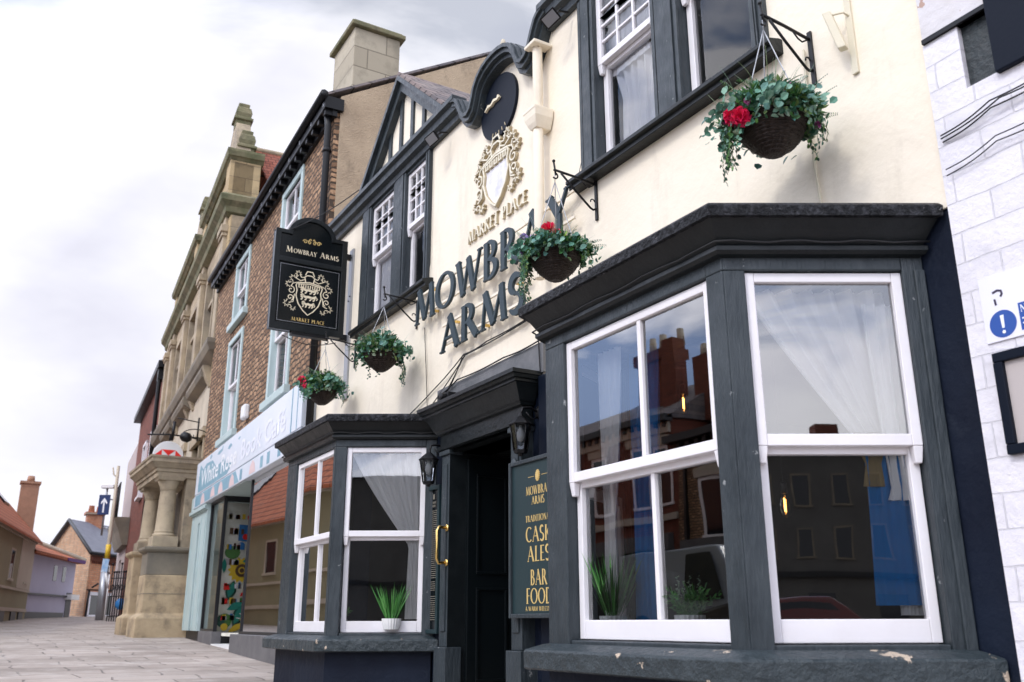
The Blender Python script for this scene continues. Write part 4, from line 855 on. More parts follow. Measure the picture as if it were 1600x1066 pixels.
def ct(s, w, z, h, tr=.06): w *= .9; m_ = MB(); write(m_, FBd, s, uc - w / 2, uc + w / 2, z, h, .0202, .0225, tr); m_.build('gilt_lettering', M['gold'], cb)
ct('MOWBRAY', .36, 2.065, .062); ct('ARMS', .19, 1.995, .056)
ct('TRADITIONAL', .38, 1.875, .045); ct('CASK', .37, 1.735, .105); ct('ALES', .33, 1.60, .105)
ct('BAR', .24, 1.44, .105); ct('FOOD', .37, 1.315, .105); ct('A WARM WELCOME', .40, 1.268, .030)
m_ = MB()
for sx in (-1, 1): m_.fb(FBd, uc + sx * .05 - .0 if sx > 0 else uc - .13, uc + .13 if sx > 0 else uc - .05, 2.192, 2.195, .0202, .022)
m_.build('gilt_rule', M['gold'], cb)
m_ = MB(); m_.cur = 0
for k in range(16): a = R(22.5 * k); m_.ribbon(FBd, [(uc + .012 * math.cos(a), 2.195 + .016 * math.sin(a)), (uc + .030 * math.cos(a + .2), 2.195 + .042 * math.sin(a + .2))], [.014, .006], .0202, .0225 + .0002 * k)
m_.prism(FBd, [(uc + .020 * math.cos(R(a)), 2.195 + .028 * math.sin(R(a))) for a in range(0, 360, 30)], .0202, .028); m_.build('lion_head', M['gold'], cb)
# ------------------------------------------------------------------ floodlights, cream lamp, cables
def flood(x, z, tilt, label, s=1.0):
    r = empty('floodlight', (x, 3.55, z), label, 'floodlight')
    Mx = Matrix.Translation((x, 3.38, z)) @ Matrix.Rotation(R(tilt), 4, 'X') @ Matrix.Rotation(R(15), 4, 'Z') @ Matrix.Scale(s, 4)
    m_ = MB(); m_.hexa([Mx @ Vector(p) for p in [(-.08, 0, -.055), (.08, 0, -.055), (.055, .05, -.04), (-.055, .05, -.04), (-.08, 0, .055), (.08, 0, .055), (.055, .05, .04), (-.055, .05, .04)]]); m_.build('housing', M['iron'], r, .004)
    m_ = MB(); m_.hexa([Mx @ Vector(p) for p in [(-.065, -.006, -.042), (.065, -.006, -.042), (.065, -.001, -.042), (-.065, -.001, -.042), (-.065, -.006, .042), (.065, -.006, .042), (.065, -.001, .042), (-.065, -.001, .042)]]); m_.build('lens', M['led'], r)
    m_ = MB(); m_.tube([Mx @ Vector((-.09, .02, 0)), Mx @ Vector((-.09, .08, 0)), Mx @ Vector((.09, .08, 0)), Mx @ Vector((.09, .02, 0))], .006, 6); m_.tube([Mx @ Vector((0, .08, 0)), (x, 3.46, z + .10), (x, 3.55, z + .12)], .01, 6); m_.build('yoke', M['iron'], r)
flood(-7.30, 5.73, 40, 'small black floodlight under the eaves beside the left upper window')
flood(-5.14, 5.74, 50, 'small black floodlight under the eaves left of the right upper window', 1.0)
cl = empty('wall_lamp', (-2.62, 3.58, 3.87), 'cream tubular wall lamp on a long back plate at the right of the wall', 'wall lamp')
m_ = MB(); m_.box(-2.642, -2.605, 3.585, 3.5985, 3.88, 4.34); m_.build('back_plate', M['cream_metal'], cl, .002)
m_ = MB(); P = Vector((-2.685, 3.50, 4.245)); Q = Vector((-2.635, 3.53, 4.01)); dx_ = Vector((.020, .008, 0)); dy_ = Vector((-.008, .022, 0))
m_.loft([[P - dx_ - dy_, P + dx_ - dy_, P + dx_ + dy_, P - dx_ + dy_], [Q - dx_ - dy_, Q + dx_ - dy_, Q + dx_ + dy_, Q - dx_ + dy_]]); m_.build('shade', M['cream_metal'], cl, .006)
m_ = MB(); m_.tube([(-2.66, 3.5, 4.22), (-2.63, 3.56, 4.24), (-2.62, 3.59, 4.22)], .006, 6); m_.build('stem', M['cream_metal'], cl)
def cable(name, label, runs, r=.005, cat='cable'):
    m_ = MB()
    for pts in runs:
        pp = []
        for a, b in zip(pts, pts[1:]):
            a, b = Vector(a), Vector(b)
            for i in range(10): pp.append(a.lerp(b, i / 10) + Vector((0, 0, -.012 * math.sin(math.pi * i / 10))))
        pp.append(Vector(pts[-1])); m_.tube(pp, r, 6)
    return tag(m_.build(name, M['cable']), label, cat)
cable('wall_cable', 'black cables drooping across the wall from the letters to the door hood', [[(-5.7, 3.58, 3.50), (-6.5, 3.57, 3.47), (-6.92, 3.57, 3.46), (-7.6, 3.58, 3.26), (-8.3, 3.58, 3.10)], [(-5.7, 3.575, 3.48), (-6.9, 3.565, 3.445), (-7.35, 3.57, 3.13)], [(-6.95, 3.57, 3.44), (-7.18, 3.56, 3.2)], [(-6.9, 3.575, 3.45), (-7.7, 3.58, 3.08)]], .0055)
cable('sign_cable', 'thin black cable hanging straight down from the letter M to the left lantern', [[(-7.78, 3.58, 3.95), (-7.72, 3.58, 3.5), (-7.66, 3.58, 3.02)]], .004)
cable('flashing_cable', 'black cable looping along the grey flashing over the door hood', [[(-7.42, 3.56, 3.02), (-7.40, 3.56, 3.18), (-7.0, 3.55, 3.245), (-6.2, 3.56, 3.25), (-5.66, 3.56, 3.25), (-5.64, 3.56, 3.0)]], .006)
cable('window_cable', 'thin dark cable running down beside the left upper window', [[(-7.70, 3.585, 5.98), (-7.70, 3.585, 4.6), (-7.72, 3.56, 4.4)]], .004)
cable('post_cable', 'thin black cable tacked down the left post of the right upper window', [[(-5.06, 3.585, 6.0), (-5.065, 3.585, 4.5), (-5.13, 3.58, 4.36)]], .003)
cable('conduit', 'thin conduit running down from behind the rightmost hanging basket', [[(-2.93, 3.585, 4.2), (-2.94, 3.585, 3.5), (-2.91, 3.585, 3.05)]], .008).data.materials[0] = M['cream_metal']
m_ = MB(); m_.box(-7.06, -6.96, 3.44, 3.56, 3.03, 3.12); m_.lathe([(.035, 0), (.035, .05)], (-7.01, 3.44, 3.075), 12, (0, -1, 0)); tag(m_.build('junction_box', M['iron'], None, .008), 'black junction box sitting on top of the door hood', 'junction box')
# ------------------------------------------------------------------ curtains, plants and bulbs inside
def curtain(name, fr, uL, uR, zt, uG, gw, zG, zb, n, mtl, label, folds=9, amp=.018, side=1, flare=.02, zcurve=1.6):
    """drawn to one side: full width at the top, gathered at uG..uG+gw at zG, falling free below"""
    m_ = MB(); m_.smooth = True; nu, nz = folds * 8, 34; idx = []
    for j in range(nz + 1):
        t = j / nz; z = zt + (zb - zt) * t; q = min(1, (zt - z) / (zt - zG)); q = q ** zcurve if q < 1 else 1; below = max(0, (zG - z) / max(.01, zG - zb))
        a = uL + (uG - uL) * q - flare * below; b = uR + (uG + gw - uR) * q + flare * below * .3; row = []
        for i in range(nu + 1):
            s_ = i / nu; am = amp * (1 - .45 * q) ; row.append(m_.vert(fr.p(a + (b - a) * s_, z + (.0 if q < 1 else 0), n + am * math.sin(s_ * folds * 6.283 + 1.3 * math.sin(3 * t)) + am * .4 * math.sin(s_ * folds * 2.7 * 6.28))))
        idx.append(row)
    for j in range(nz):
        for i in range(nu): m_.face((idx[j][i], idx[j][i + 1], idx[j + 1][i + 1], idx[j + 1][i]))
    return tag(m_.build(name, mtl), label, 'curtain', 'curtains in the pub windows')
CRr = Fr((BAYR[1], YB), 60); CRl = Fr((BAYL[1], YB), 60); FFb = Fr((0, YB), 0)
curtain('curtain', CRr, .13, .80, 2.69, .72, .09, 1.80, 1.22, -.175, M['lace'], 'white curtain swept to the right side of the right bay window', 7, .030, zcurve=1.15)
curtain('curtain', CRr, .60, .84, 1.98, .60, .20, 1.75, 1.26, -.125, M['blue_cloth'], 'plain blue curtain in the lower right of the angled right bay window', 3, .010)
curtain('curtain', CRr, .56, .70, 2.0, .60, .07, 1.86, 1.76, -.115, M['tan_cloth'], 'tan checked cloth strip beside the blue curtain in the right bay window', 2, .006)
curtain('curtain', CRl, .14, .80, 2.68, .68, .10, 1.85, 1.22, -.125, M['lace'], 'white curtain swept to the right in the angled side of the left bay window', 8, .020, zcurve=1.15)
curtain('curtain', CRr, .66, .80, 2.60, .70, .09, 1.75, 1.70, -.115, M['lace'], 'gathered bunch of white curtain at the right edge of the right bay window', 3, .02)
curtain('curtain', FFb, BAYR[0] + .24, BAYR[0] + .44, 2.68, BAYR[0] + .25, .09, 1.7, 1.2, -.22, M['lace'], 'narrow white curtain at the left edge of the right bay front', 4, .014)
curtain('curtain', FFb, BAYR[0] + .38, BAYR[0] + .62, 2.66, BAYR[0] + .36, .16, 1.5, 1.2, -.34, M['blue_cloth'], 'blue curtain hanging at the left of the right bay front', 4, .02)
curtain('curtain', FW, -4.80, -4.18, 5.2, -4.72, .46, 4.9, 4.4, -.15, M['lace'], 'white curtain in the left half of the right upper window', 7, .03, zcurve=1)
curtain('curtain', FW, -4.86, -4.12, 5.88, -4.86, .5, 5.2, 5.12, -.11, M['net'], 'sheer white net in the left upper half of the right upper window', 7, .008, zcurve=1)
curtain('curtain', FW, -3.50, -3.30, 5.88, -3.46, .14, 5.2, 4.4, -.22, M['lace'], 'narrow white curtain at the right edge of the right upper window', 3, .02, zcurve=1)
curtain('curtain', FW, -9.36, -8.60, 5.88, -9.36, .76, 5.2, 4.46, -.11, M['net'], 'sheer net curtain in the left sash of the left upper window', 8, .007, zcurve=1)
curtain('curtain', FW, -8.42, -7.80, 5.88, -8.42, .62, 5.3, 5.16, -.11, M['net'], 'short sheer net in the right sash of the left upper window', 6, .007, zcurve=1)
def pot(x, y, z, h, n, label, kind='grass', seed=1, w=.07):
    random.seed(seed); r = empty('potted_plant', (x, y, z), label, 'potted plant', 'potted plants on the pub window sills')
    m_ = MB(); m_.loft([[(x + (w + .004 * (k % 2)) * math.cos(k * math.pi / 20) * s_, y + (w + .004 * (k % 2)) * math.sin(k * math.pi / 20) * s_, z + dz) for k in range(40)] for s_, dz in ((.8, 0), (.95, .05), (1, .09), (.9, .09))]); m_.build('pot', M['pot'], r)
    m_ = MB()
    for _ in range(n):
        a = random.uniform(0, 6.28); q = random.uniform(0, w * .6); b = Vector((x + q * math.cos(a), y + q * math.sin(a), z + .08)); le = random.uniform(.2, .55) if kind == 'grass' else random.uniform(.4, 1.0); d = Vector((math.cos(a) * le, math.sin(a) * le, 1)).normalized(); l_ = h * random.uniform(.5, 1)
        if kind == 'grass': leafq(m_, b, d, .009, l_, rv(), fold=.1)
        else:
            for i in range(7): leafq(m_, b + d * l_ * i / 7, d + rv() * .9, .010, .035, rv())
    m_.build('leaves', M['grass'], r)
    if kind != 'grass':
        m_ = MB()
        for _ in range(9):
            a = random.uniform(0, 6.28); b = Vector((x + .05 * math.cos(a), y + .05 * math.sin(a), z + h + random.uniform(-.03, .04)))
            for i in range(12): leafq(m_, b + Vector((0, 0, .006 * i)), rv(), .008, .014, rv())
        m_.build('blossom', M['pale_leaf'], r)
m_ = MB()
for xl_, xr_ in (BAYL, BAYR): m_.loft([bay_ring(xl_, xr_, -.14, 1.10, 4.0), bay_ring(xl_, xr_, -.14, 1.135, 4.0)])
m_.build('window_board', M['white'], pub)
pot(-4.05, 2.99, 1.136, .38, 120, 'tall grass in a ribbed white pot at the left of the right bay front', seed=1)
pot(-3.44, 2.985, 1.136, .17, 80, 'low white flowering plant beside the middle bar of the right bay window', 'bush', 2)
pot(-7.70, 3.30, 1.136, .34, 110, 'tall bright grass in a white pot in the angled side of the left bay window', seed=3, w=.08)
pot(-8.16, 2.99, 1.136, .15, 50, 'small leafy plant in a white pot in the left bay front', 'bush', 4)
def bulb(x, y, z, zc, label):
    r = empty('pendant_lamp', (x, y, z), label, 'pendant lamp', 'glowing filament pendants inside the pub')
    m_ = MB(); m_.tube([(x, y, z + .12), (x, y, zc)], .003, 6); m_.lathe([(.06, zc - .02), (.06, zc)], (x, y, 0), 18); m_.build('cord', M['cable'], r)
    m_ = MB(); m_.lathe([(.02, .07), (.02, .13), (.012, .14)], (x, y, z), 12); m_.build('holder', M['iron'], r)
    m_ = MB(); m_.lathe([(.018, .07), (.03, .04), (.042, .0), (.044, -.03), (.03, -.06), (.004, -.075)], (x, y, z), 16, cap=False); m_.build('bulb_glass', M['bulbglass'], r)
    m_ = MB(); m_.tube([(x + .007 * math.cos(i * 1.6), y + .007 * math.sin(i * 1.6), z - .04 + .0035 * i) for i in range(24)], .0022, 5); m_.build('filament', M['filament'], r)
bulb(-4.78, 4.2, 2.655, 2.94, 'glowing filament bulb seen through the upper right bay front pane')
bulb(-3.93, 4.2, 1.86, 2.94, 'glowing filament bulb seen low in the angled right bay window')
bulb(-10.0, 4.6, 2.44, 2.94, 'glowing filament bulb seen through the angled left bay window') if 0 else bulb(-9.3, 3.9 + .1, 2.28, 2.94, 'glowing filament bulb seen through the angled left bay window')
# ------------------------------------------------------------------ painted brick building on the right
rb = empty('painted_building', (-1.9, 3.6, .4), 'white painted brick building with black boards at the right edge', 'building')
FR = Fr((0, 3.57), 0)
m_ = MB(); m_.wall(FR, -2.232, 3.0, -.1, 3.795, [(-2.055, .3, 3.475, 3.795)], 0, .3); m_.build('brick_wall', M['paintbrick'], rb)
m_ = MB(); m_.wall(FR, -2.232, 3.0, 3.82, 6.5, [], -.004, .3); m_.build('worn_upper_wall', M['worn_white'], rb)
m_ = MB(); m_.fb(FR, -2.225, 3.0, 3.796, 3.819, -.2, .016); m_.build('drip_strip', M['iron'], rb)
m_ = MB(); m_.fb(FR, -2.054, .3, 3.476, 3.794, -.15, -.03); m_.build('board_infill', M['shutter'], rb)
m_ = MB(); m_.fb(FR, -1.905, .28, 3.46, 3.87, -.029, .03); m_.build('shutter', M['navyboard'], rb, .006)
cable('wall_cable', 'bundle of black cables under the dark shutter on the white brick wall', [[(-2.20, 3.55, 3.30), (-1.95, 3.54, 3.345), (-1.6, 3.545, 3.37)], [(-2.20, 3.55, 3.285), (-1.9, 3.53, 3.33), (-1.6, 3.54, 3.35)], [(-2.20, 3.56, 3.27), (-1.95, 3.54, 3.31), (-1.6, 3.55, 3.335)]], .0035)
cable('wall_cable', 'lower black cable and clips on the white brick wall at the right edge', [[(-2.2, 3.55, 3.13), (-1.95, 3.54, 3.175), (-1.55, 3.54, 3.20)], [(-2.2, 3.55, 3.10), (-1.95, 3.54, 3.15), (-1.55, 3.54, 3.16)]], .0028)
ws = empty('safety_sign', (-1.98, 3.56, 2.29), 'white sign with a round blue exclamation mark at the right edge', 'sign')
m_ = MB(); m_.fb(FR, -2.145, -1.45, 2.30, 2.585, 0, .008); m_.build('plate', M['signwhite'], ws)
m_ = MB(); m_.prism(FR, [(-2.065 + .058 * math.cos(R(a)), 2.368 + .058 * math.sin(R(a))) for a in range(0, 360, 12)], .0082, .0092); m_.fb(FR, -1.992, -1.55, 2.32, 2.435, .0082, .0092); m_.build('blue_print', M['signblue'], ws)
m_ = MB(); m_.prism(FR, [(-2.073, 2.405), (-2.057, 2.405), (-2.060, 2.350), (-2.070, 2.350)], .0094, .0104); m_.prism(FR, [(-2.065 + .0075 * math.cos(R(a)), 2.333 + .0075 * math.sin(R(a))) for a in range(0, 360, 30)], .0094, .0104)
write(m_, FR, 'N', -1.985, -1.96, 2.395, .03, .0094, .0104); 
for z in (2.345, 2.365): m_.fb(FR, -1.982, -1.94, z, z + .006, .0094, .0104)
m_.build('white_print', M['print_white'], ws)
m_ = MB(); m_.ribbon(FR, [(-2.090, 2.508), (-2.068, 2.514), (-2.052, 2.508), (-2.050, 2.494), (-2.058, 2.484)], .010, .0082, .0092); m_.ribbon(FR, [(-2.085, 2.480), (-2.082, 2.452)], .009, .0082, .0092); m_.build('ink_mark', M['ink'], ws)
nb_ = empty('notice_case', (-1.9, 3.56, 1.8), 'black framed notice case on the white brick wall at the right edge', 'notice case')
m_ = MB(); m_.fb(FR, -2.125, -1.4, 1.83, 1.87, 0, .03); m_.fb(FR, -2.125, -1.4, 2.21, 2.25, 0, .03); m_.fb(FR, -2.125, -2.085, 1.871, 2.209, 0, .031); m_.build('frame', M['navyboard'], nb_, .004)
m_ = MB(); m_.fb(FR, -2.085, -1.4, 1.87, 2.21, 0, .010); m_.build('paper', M['paper'], nb_)
# ------------------------------------------------------------------ brown brick house with the shop
bh = empty('brick_house', tuple(FB.p(-4, .4)), 'brown brick house with a pale shopfront beside the pub', 'house')
UL, UR = -7.98, .06
W4 = [(-2.66, -1.28, 6.82, 7.84), (-5.98, -4.90, 6.78, 7.84), (-6.20, -4.90, 4.42, 6.34), (-2.74, -1.45, 4.42, 6.34)]
W4 = [(-2.62, -1.42, 6.64, 7.80), (-6.10, -4.92, 6.64, 7.80), (-6.18, -4.98, 4.42, 6.22), (-2.72, -1.50, 4.42, 6.22)]
m_ = MB(); m_.wall(FB, UL, UR, 4.2, 8.1, W4, 0, .3); m_.build('front_wall', M['old_brick'], bh)
# side gable with rough render, facing the pub
p0 = FB.p(UR, 0, 0); yy = p0.y
m_ = MB(); X0 = p0.x + .022; yy += .07
m_.loft([[(X0 - .3, yy + .001, 3), (X0 - .3, 6.35, 3), (X0 - .3, 6.35, 9.95), (X0 - .3, yy + .001, 8.28)], [(X0, yy + .001, 3), (X0, 6.35, 3), (X0, 6.35, 9.95), (X0, yy + .001, 8.28)]])
m_.loft([[(X0 - .3, 6.352, 3), (X0 - .3, 9.3, 3), (X0 - .3, 9.3, 8.28), (X0 - .3, 6.352, 9.95)], [(X0, 6.352, 3), (X0, 9.3, 3), (X0, 9.3, 8.28), (X0, 6.352, 9.95)]])
m_.build('side_gable', M['harl'], bh)
m_ = MB(); A_ = FB.p(UL, 0, .2); B_ = FB.p(UR + .03, 0, .2)
m_.loft([[(A_.x, A_.y, 8.17), (A_.x, 6.5, 10.02), (A_.x, 9.5, 8.17), (A_.x, 9.5, 8.25), (A_.x, 6.5, 10.10), (A_.x, A_.y, 8.25)], [(B_.x, B_.y, 8.21), (B_.x, 6.35, 9.98), (B_.x, 9.3, 8.21), (B_.x, 9.3, 8.25), (B_.x, 6.35, 10.02), (B_.x, B_.y, 8.25)]])
m_.build('roof', M['slate'], bh)
m_ = MB(); m_.fb(FB, UL - .05, UR + .08, 8.02, 8.2, -.1, .17); m_.fb(FB, UL - .05, UR + .05, 7.93, 8.019, -.02, .05)
m_.tube([FB.p(UL - .08, 8.2, .2), FB.p(UR + .12, 8.2, .2)], .06, 8)
for i in range(27): u = UL + .2 + i * .30; m_.fb(FB, u, u + .07, 7.94, 8.018, .051, .15)
m_.build('black_eaves', M['iron'], bh)
m_ = MB()
for i in range(27):
    u = UL + .2 + i * .30
    if i % 2 == 0: m_.fb(FB, u + .01, u + .06, 8.06, 8.12, .171, .176)
m_.build('eaves_stud', M['steel'], bh)
m_ = MB(); m_.box(-12.35, -11.45, 3.98, 4.72, 8.4, 9.85); m_.build('chimney', M['stone_chim'], bh, .01)
ch_ = m_
m_ = MB(); m_.box(-12.42, -11.38, 3.91, 4.79, 9.852, 9.93); m_.box(-12.38, -11.42, 3.95, 4.75, 9.931, 9.97); m_.build('chimney_cap', M['stone_moss'], bh, .015)
m_ = MB(); m_.lathe([(.07, 0), (.05, .12), (.03, .2)], (X0 - .1, 6.35, 10.02), 8); m_.build('ridge_knob', M['stone_pale'], bh)
m_ = MB(); pp = FB.p(UR - .06, 0, .09)
m_.lathe([(.08, 7.98), (.085, 8.16)], (pp.x, pp.y, 0), 10); m_.tube([(pp.x, pp.y, 8.0), (pp.x, pp.y + .02, 7.8), (pp.x, pp.y + .02, .8)], .05, 10)
for z in (7.4, 6.2, 5.1, 4.0, 3.3): m_.lathe([(.062, z), (.062, z + .06)], (pp.x, pp.y + .02, 0), 10)
m_.build('black_drainpipe', M['iron'], bh)
m_ = MB()
for k, (u0, u1, z0, z1) in enumerate(W4):
    f = MB(); f.fb(FB, u0 - .02, u0 + .09, z0, z1, -.12, .03); f.fb(FB, u1 - .09, u1 + .02, z0, z1, -.12, .03); f.fb(FB, u0 - .02, u1 + .02, z1, z1 + .10, -.12, .032); f.fb(FB, u0 - .12, u1 + .12, z0 - .12, z0, -.12, .09)
    o = f.build('window_surround', M['shop_paint'], bh, .008)
    sash_pair(FB, u0 + .09, u1 - .09, z0, z1, (z0 + z1) / 2 + (.05 if k > 1 else -.02), o, -.02, bars=((u0 + u1) / 2,), gm='glass_up', st=.05, horn=False)
    b = MB(); b.fb(FB, u0, u1, z0, z1, -.62, -.60); b.build('dark_interior', M['room'], o)
    if k != 2: curtain('curtain', FB, u0 + .1, u1 - .1, z1 - .02, u0 + .1, u1 - u0 - .2, (z0 + z1) / 2, (z0 + z1) / 2 + .0, -.22, M['net'], ['white net behind the top right window of the brick house', 'white net behind the top left window of the brick house', '', 'white net behind the lower right window of the brick house'][k], 7, .015, zcurve=1)
ab = MB(); ab.fb(FB, -4.18, -3.92, 4.42, 4.66, .0, .10); tag(ab.build('alarm_box', M['plastic_w'], None, .03), 'white alarm box on the brick wall between the lower windows', 'alarm box')
# shopfront
sf = tag(empty('shop_front', tuple(FB.p(-4, .7, .2)), None, None)); sf.parent = bh; sf.location = Vector(sf.location) - bh.location
m_ = MB(); m_.fb(FB, -7.62, -.12, 3.56, 4.18, -.1, .15); m_.build('fascia_board', M['fascia'], sf, .01)
m_ = MB(); m_.fb(FB, -7.62, -.12, 3.30, 3.545, -.1, .15); m_.build('lower_fascia', M['fascia'], sf, .01)
m_ = MB(); q0, q1 = .1503, .1518
m_.prism(FB, [(-7.3, 3.58), (-4.6, 3.58), (-4.2, 3.72), (-4.75, 3.78), (-4.9, 3.90), (-5.6, 3.84), (-6.0, 4.02), (-6.6, 4.05), (-6.9, 3.98), (-7.2, 4.10), (-7.35, 3.9)], q0, q1)
m_.prism(FB, [(-7.5, 3.32), (-3.6, 3.32), (-3.9, 3.53), (-7.5, 3.53)], q0, q1)
for (u, z, w, h) in ((-5.6, 4.06, .5, .05), (-4.7, 4.02, .35, .06), (-3.9, 4.05, .18, .03), (-5.2, 4.1, .1, .06), (-6.3, 4.1, .2, .06)): m_.prism(FB, [(u, z), (u + w * .4, z - h * .5), (u + w, z + h * .2), (u + w * .7, z + h), (u + w * .2, z + h * .7)], q0, q1)
m_.build('teal_print', M['teal_print'], sf)
m_ = MB()
for (u, z) in ((-6.9, 3.32), (-5.95, 3.33), (-5.25, 3.32), (-4.35, 3.32), (-2.9, 3.33)): m_.prism(FB, [(u, z), (u + .42, z), (u + .34, z + .14), (u + .20, z + .20), (u + .05, z + .12)], q1 + .0004, q1 + .0012)
m_.build('pink_print', M['pink_print'], sf)
m_ = MB()
for (u, z) in ((-3.55, 3.33), (-2.2, 3.33), (-1.8, 3.33), (-1.2, 3.34)): m_.fb(FB, u, u + .16, z, z + .17, q1 + .0004, q1 + .0012)
m_.build('grey_blue_print', M['teal_print'], sf)
m_ = MB()
for k in range(5):
    cx_, cz_, rr = -7.38 + .03 * math.sin(k * 2), 3.86 - .06 * k + .02, .13 - .02 * k
    m_.ribbon(FB, [(cx_ + rr * (1 - i / 30) * math.cos(i * .45 + k), cz_ + rr * (1 - i / 30) * math.sin(i * .45 + k)) for i in range(18)], .022, q1 + .0004 * (k + 1), q1 + .0004 * (k + 1) + .0008)
m_.build('rose_print', M['print_white'], sf)
def sans(txt, fr, u, z, size, sx, n, mtl, parent, name):
    c = D.curves.new(name, 'FONT'); c.body = txt; c.size = 1; c.offset = .012
    o = D.objects.new(name, c); COL.objects.link(o); dg = bpy.context.evaluated_depsgraph_get(); me = D.meshes.new_from_object(o.evaluated_get(dg)); D.objects.remove(o); 
    mb = MB(); b = root_loc(parent); wd = max(v.co.x for v in me.vertices); me.transform(Matrix(((sx / wd, 0, 0, 0), (0, size, 0, 0), (0, 0, 1, 0), (0, 0, 0, 1))))
    for v in me.vertices: v.co = fr.p(u + v.co.x, z + v.co.y, n) - b
    me.materials.clear(); me.materials.append(mtl); o = D.objects.new(name, me); COL.objects.link(o); o.parent = parent; return o
sans('White Rose', FB, -7.05, 3.66, .46, 3.15, q1 + .002, M['print_white'], sf, 'fascia_lettering')
sans('Book Café', FB, -3.62, 3.66, .46, 2.75, q1 + .002, mat('pale_blue_white_print', (.78, .80, .88), rough=.45, bst=0), sf, 'fascia_lettering')
m_ = MB(); m_.fb(FB, -.60, -.57, 3.57, 4.17, .1503, .156); m_.fb(FB, -.32, -.305, 3.57, 4.17, .1503, .156); m_.build('fascia_joint', M['teal_print'], sf)
m_ = MB(); m_.fb(FB, -7.98, -6.42, 3.18, 3.54, -.1, .13); m_.fb(FB, -7.98, -7.3, 1.05, 3.18, -.1, .09); m_.fb(FB, -7.05, -6.42, 1.05, 3.18, -.1, .09); m_.fb(FB, -7.3, -7.05, 3.0, 3.18, -.1, .088)
m_.fb(FB, -7.0, -6.92, 1.1, 3.1, .09, .105); m_.fb(FB, -6.56, -6.48, 1.1, 3.1, .09, .105); m_.fb(FB, -7.9, -7.82, 1.1, 3.1, .09, .105)
m_.fb(FB, -8.0, -6.40, 3.20, 3.26, .13, .16); m_.build('painted_pilaster', M['shop_paint'], sf, .006)
m_ = MB(); m_.fb(FB, -7.3, -7.05, 1.0, 3.0, -.3, -.2); m_.build('side_door', M['shop_paint'], sf)
m_ = MB(); m_.fb(FB, -7.7, -6.5, .6, 1.05, -.1, .05); m_.build('black_base', M['iron'], sf)  # plain black block at the foot of the painted pilaster
m_ = MB(); m_.fb(FB, -6.42, -5.17, .55, 1.05, -.1, .06); m_.build('stall_riser', M['riser'], sf, .01)
m_ = MB(); m_.fb(FB, -3.35, -.05, .5, 1.03, -.1, .14); m_.build('stall_riser', M['riser'], sf, .01)
XR_ = FB.p(-5.2, 0).x
m_ = MB(); m_.box(XR_ - .08, XR_, 3.90, 5.2, .5, 1.0); m_.build('return_riser', M['dkframe'], sf)
m_ = MB(); m_.box(XR_ + .001, FB.p(-3.36, 0).x, 3.75, 5.2, .5, gz(-15) + .06); m_.build('door_step', M['plastic_w'], sf)
for q_ in ((-6.42, -6.39, 1.05, 3.3, -.02, .03), (-5.21, -5.18, 1.05, 3.3, -.02, .04), (-6.37, -5.23, 1.05, 1.09, -.02, .04), (-6.37, -5.23, 3.25, 3.3, -.02, .04)): m_ = MB(); m_.fb(FB, *q_); m_.build('window_bar', M['dkframe'], sf)
m_ = MB()
m_.fb(FB, -3.17, -3.14, 1.03, 3.3, -.02, .04); m_.fb(FB, -3.14, -.12, 1.03, 1.07, -.02, .06); m_.fb(FB, -.18, -.12, 1.07, 3.3, -.02, .06)
m_.box(XR_ - .05, XR_, 5.02, 5.05, .9, 3.3); m_.box(XR_ - .05, XR_, 3.83, 4.98, 1.0, 1.04); m_.box(XR_ - .05, XR_, 3.83, 4.98, 3.2, 3.3); m_.build('window_bar', M['dkframe'], sf)
g = MB(); g.poly([FB.p(-6.37, 1.09, .0), FB.p(-5.23, 1.09, .0), FB.p(-5.23, 3.25, .0), FB.p(-6.37, 3.25, .0)]); g.build('shop_pane', M['glass_up'], sf)
g = MB(); g.poly([FB.p(-3.14, 1.07, .02), FB.p(-.18, 1.07, .02), FB.p(-.18, 3.29, .02), FB.p(-3.14, 3.29, .02)]); g.build('shop_pane', glass('shop_glass', gain=2.3, base=.22, wav=.004), sf)
g = MB(); g.poly([(XR_ - .02, 3.84, 1.04), (XR_ - .02, 4.98, 1.04), (XR_ - .02, 4.98, 3.2), (XR_ - .02, 3.84, 3.2)]); g.build('shop_pane', M['glass_up'], sf)
m_ = MB(); m_.fb(FB, -6.4, -.1, 3.3, 3.34, -1.6, -.1); m_.fb(FB, -5.16, -3.3, 3.29, 3.3, -1.6, .1); m_.build('soffit', M['shop_paint'], sf)
m_ = MB(); m_.fb(FB, -6.5, 0, .5, 3.3, -2.0, -1.95); m_.fb(FB, -.06, -.03, .5, 3.3, -1.9, -.1); m_.fb(FB, -3.15, -3.1, .5, 3.28, -1.9, -.1); m_.build('shop_interior', M['room'], sf)
# display seen through the return pane
m_ = MB(); xd = XR_ - .16
m_.box(xd - .03, xd, 3.86, 5.2, 1.0, 3.2)
for i in range(16): m_.box(xd + .001, xd + .012, 3.9, 5.0, 1.1 + i * .13, 1.105 + i * .13)
m_.box(XR_ - .158, XR_ - .05, 3.86, 5.0, .98, 1.02)
m_.build('display_backing', M['display'], sf)
FDs = Fr((xd + .012, 0), 90)
def flat(mtl, shapes, name, n=.004):
    b = MB()
    for k, s_ in enumerate(shapes): b.prism(FDs, s_, n + k * .0006, n + .002 + k * .0006)
    return b.build(name, M[mtl], sf)
circ = lambda u, z, r, n=18, w=1: [(u + r * math.cos(6.2832 * i / n) * w, z + r * math.sin(6.2832 * i / n)) for i in range(n)]
star = lambda u, z, r, n=14: [(u + (r if i % 2 == 0 else r * .78) * math.cos(3.1416 * i / n), z + (r if i % 2 == 0 else r * .78) * math.sin(3.1416 * i / n)) for i in range(2 * n)]
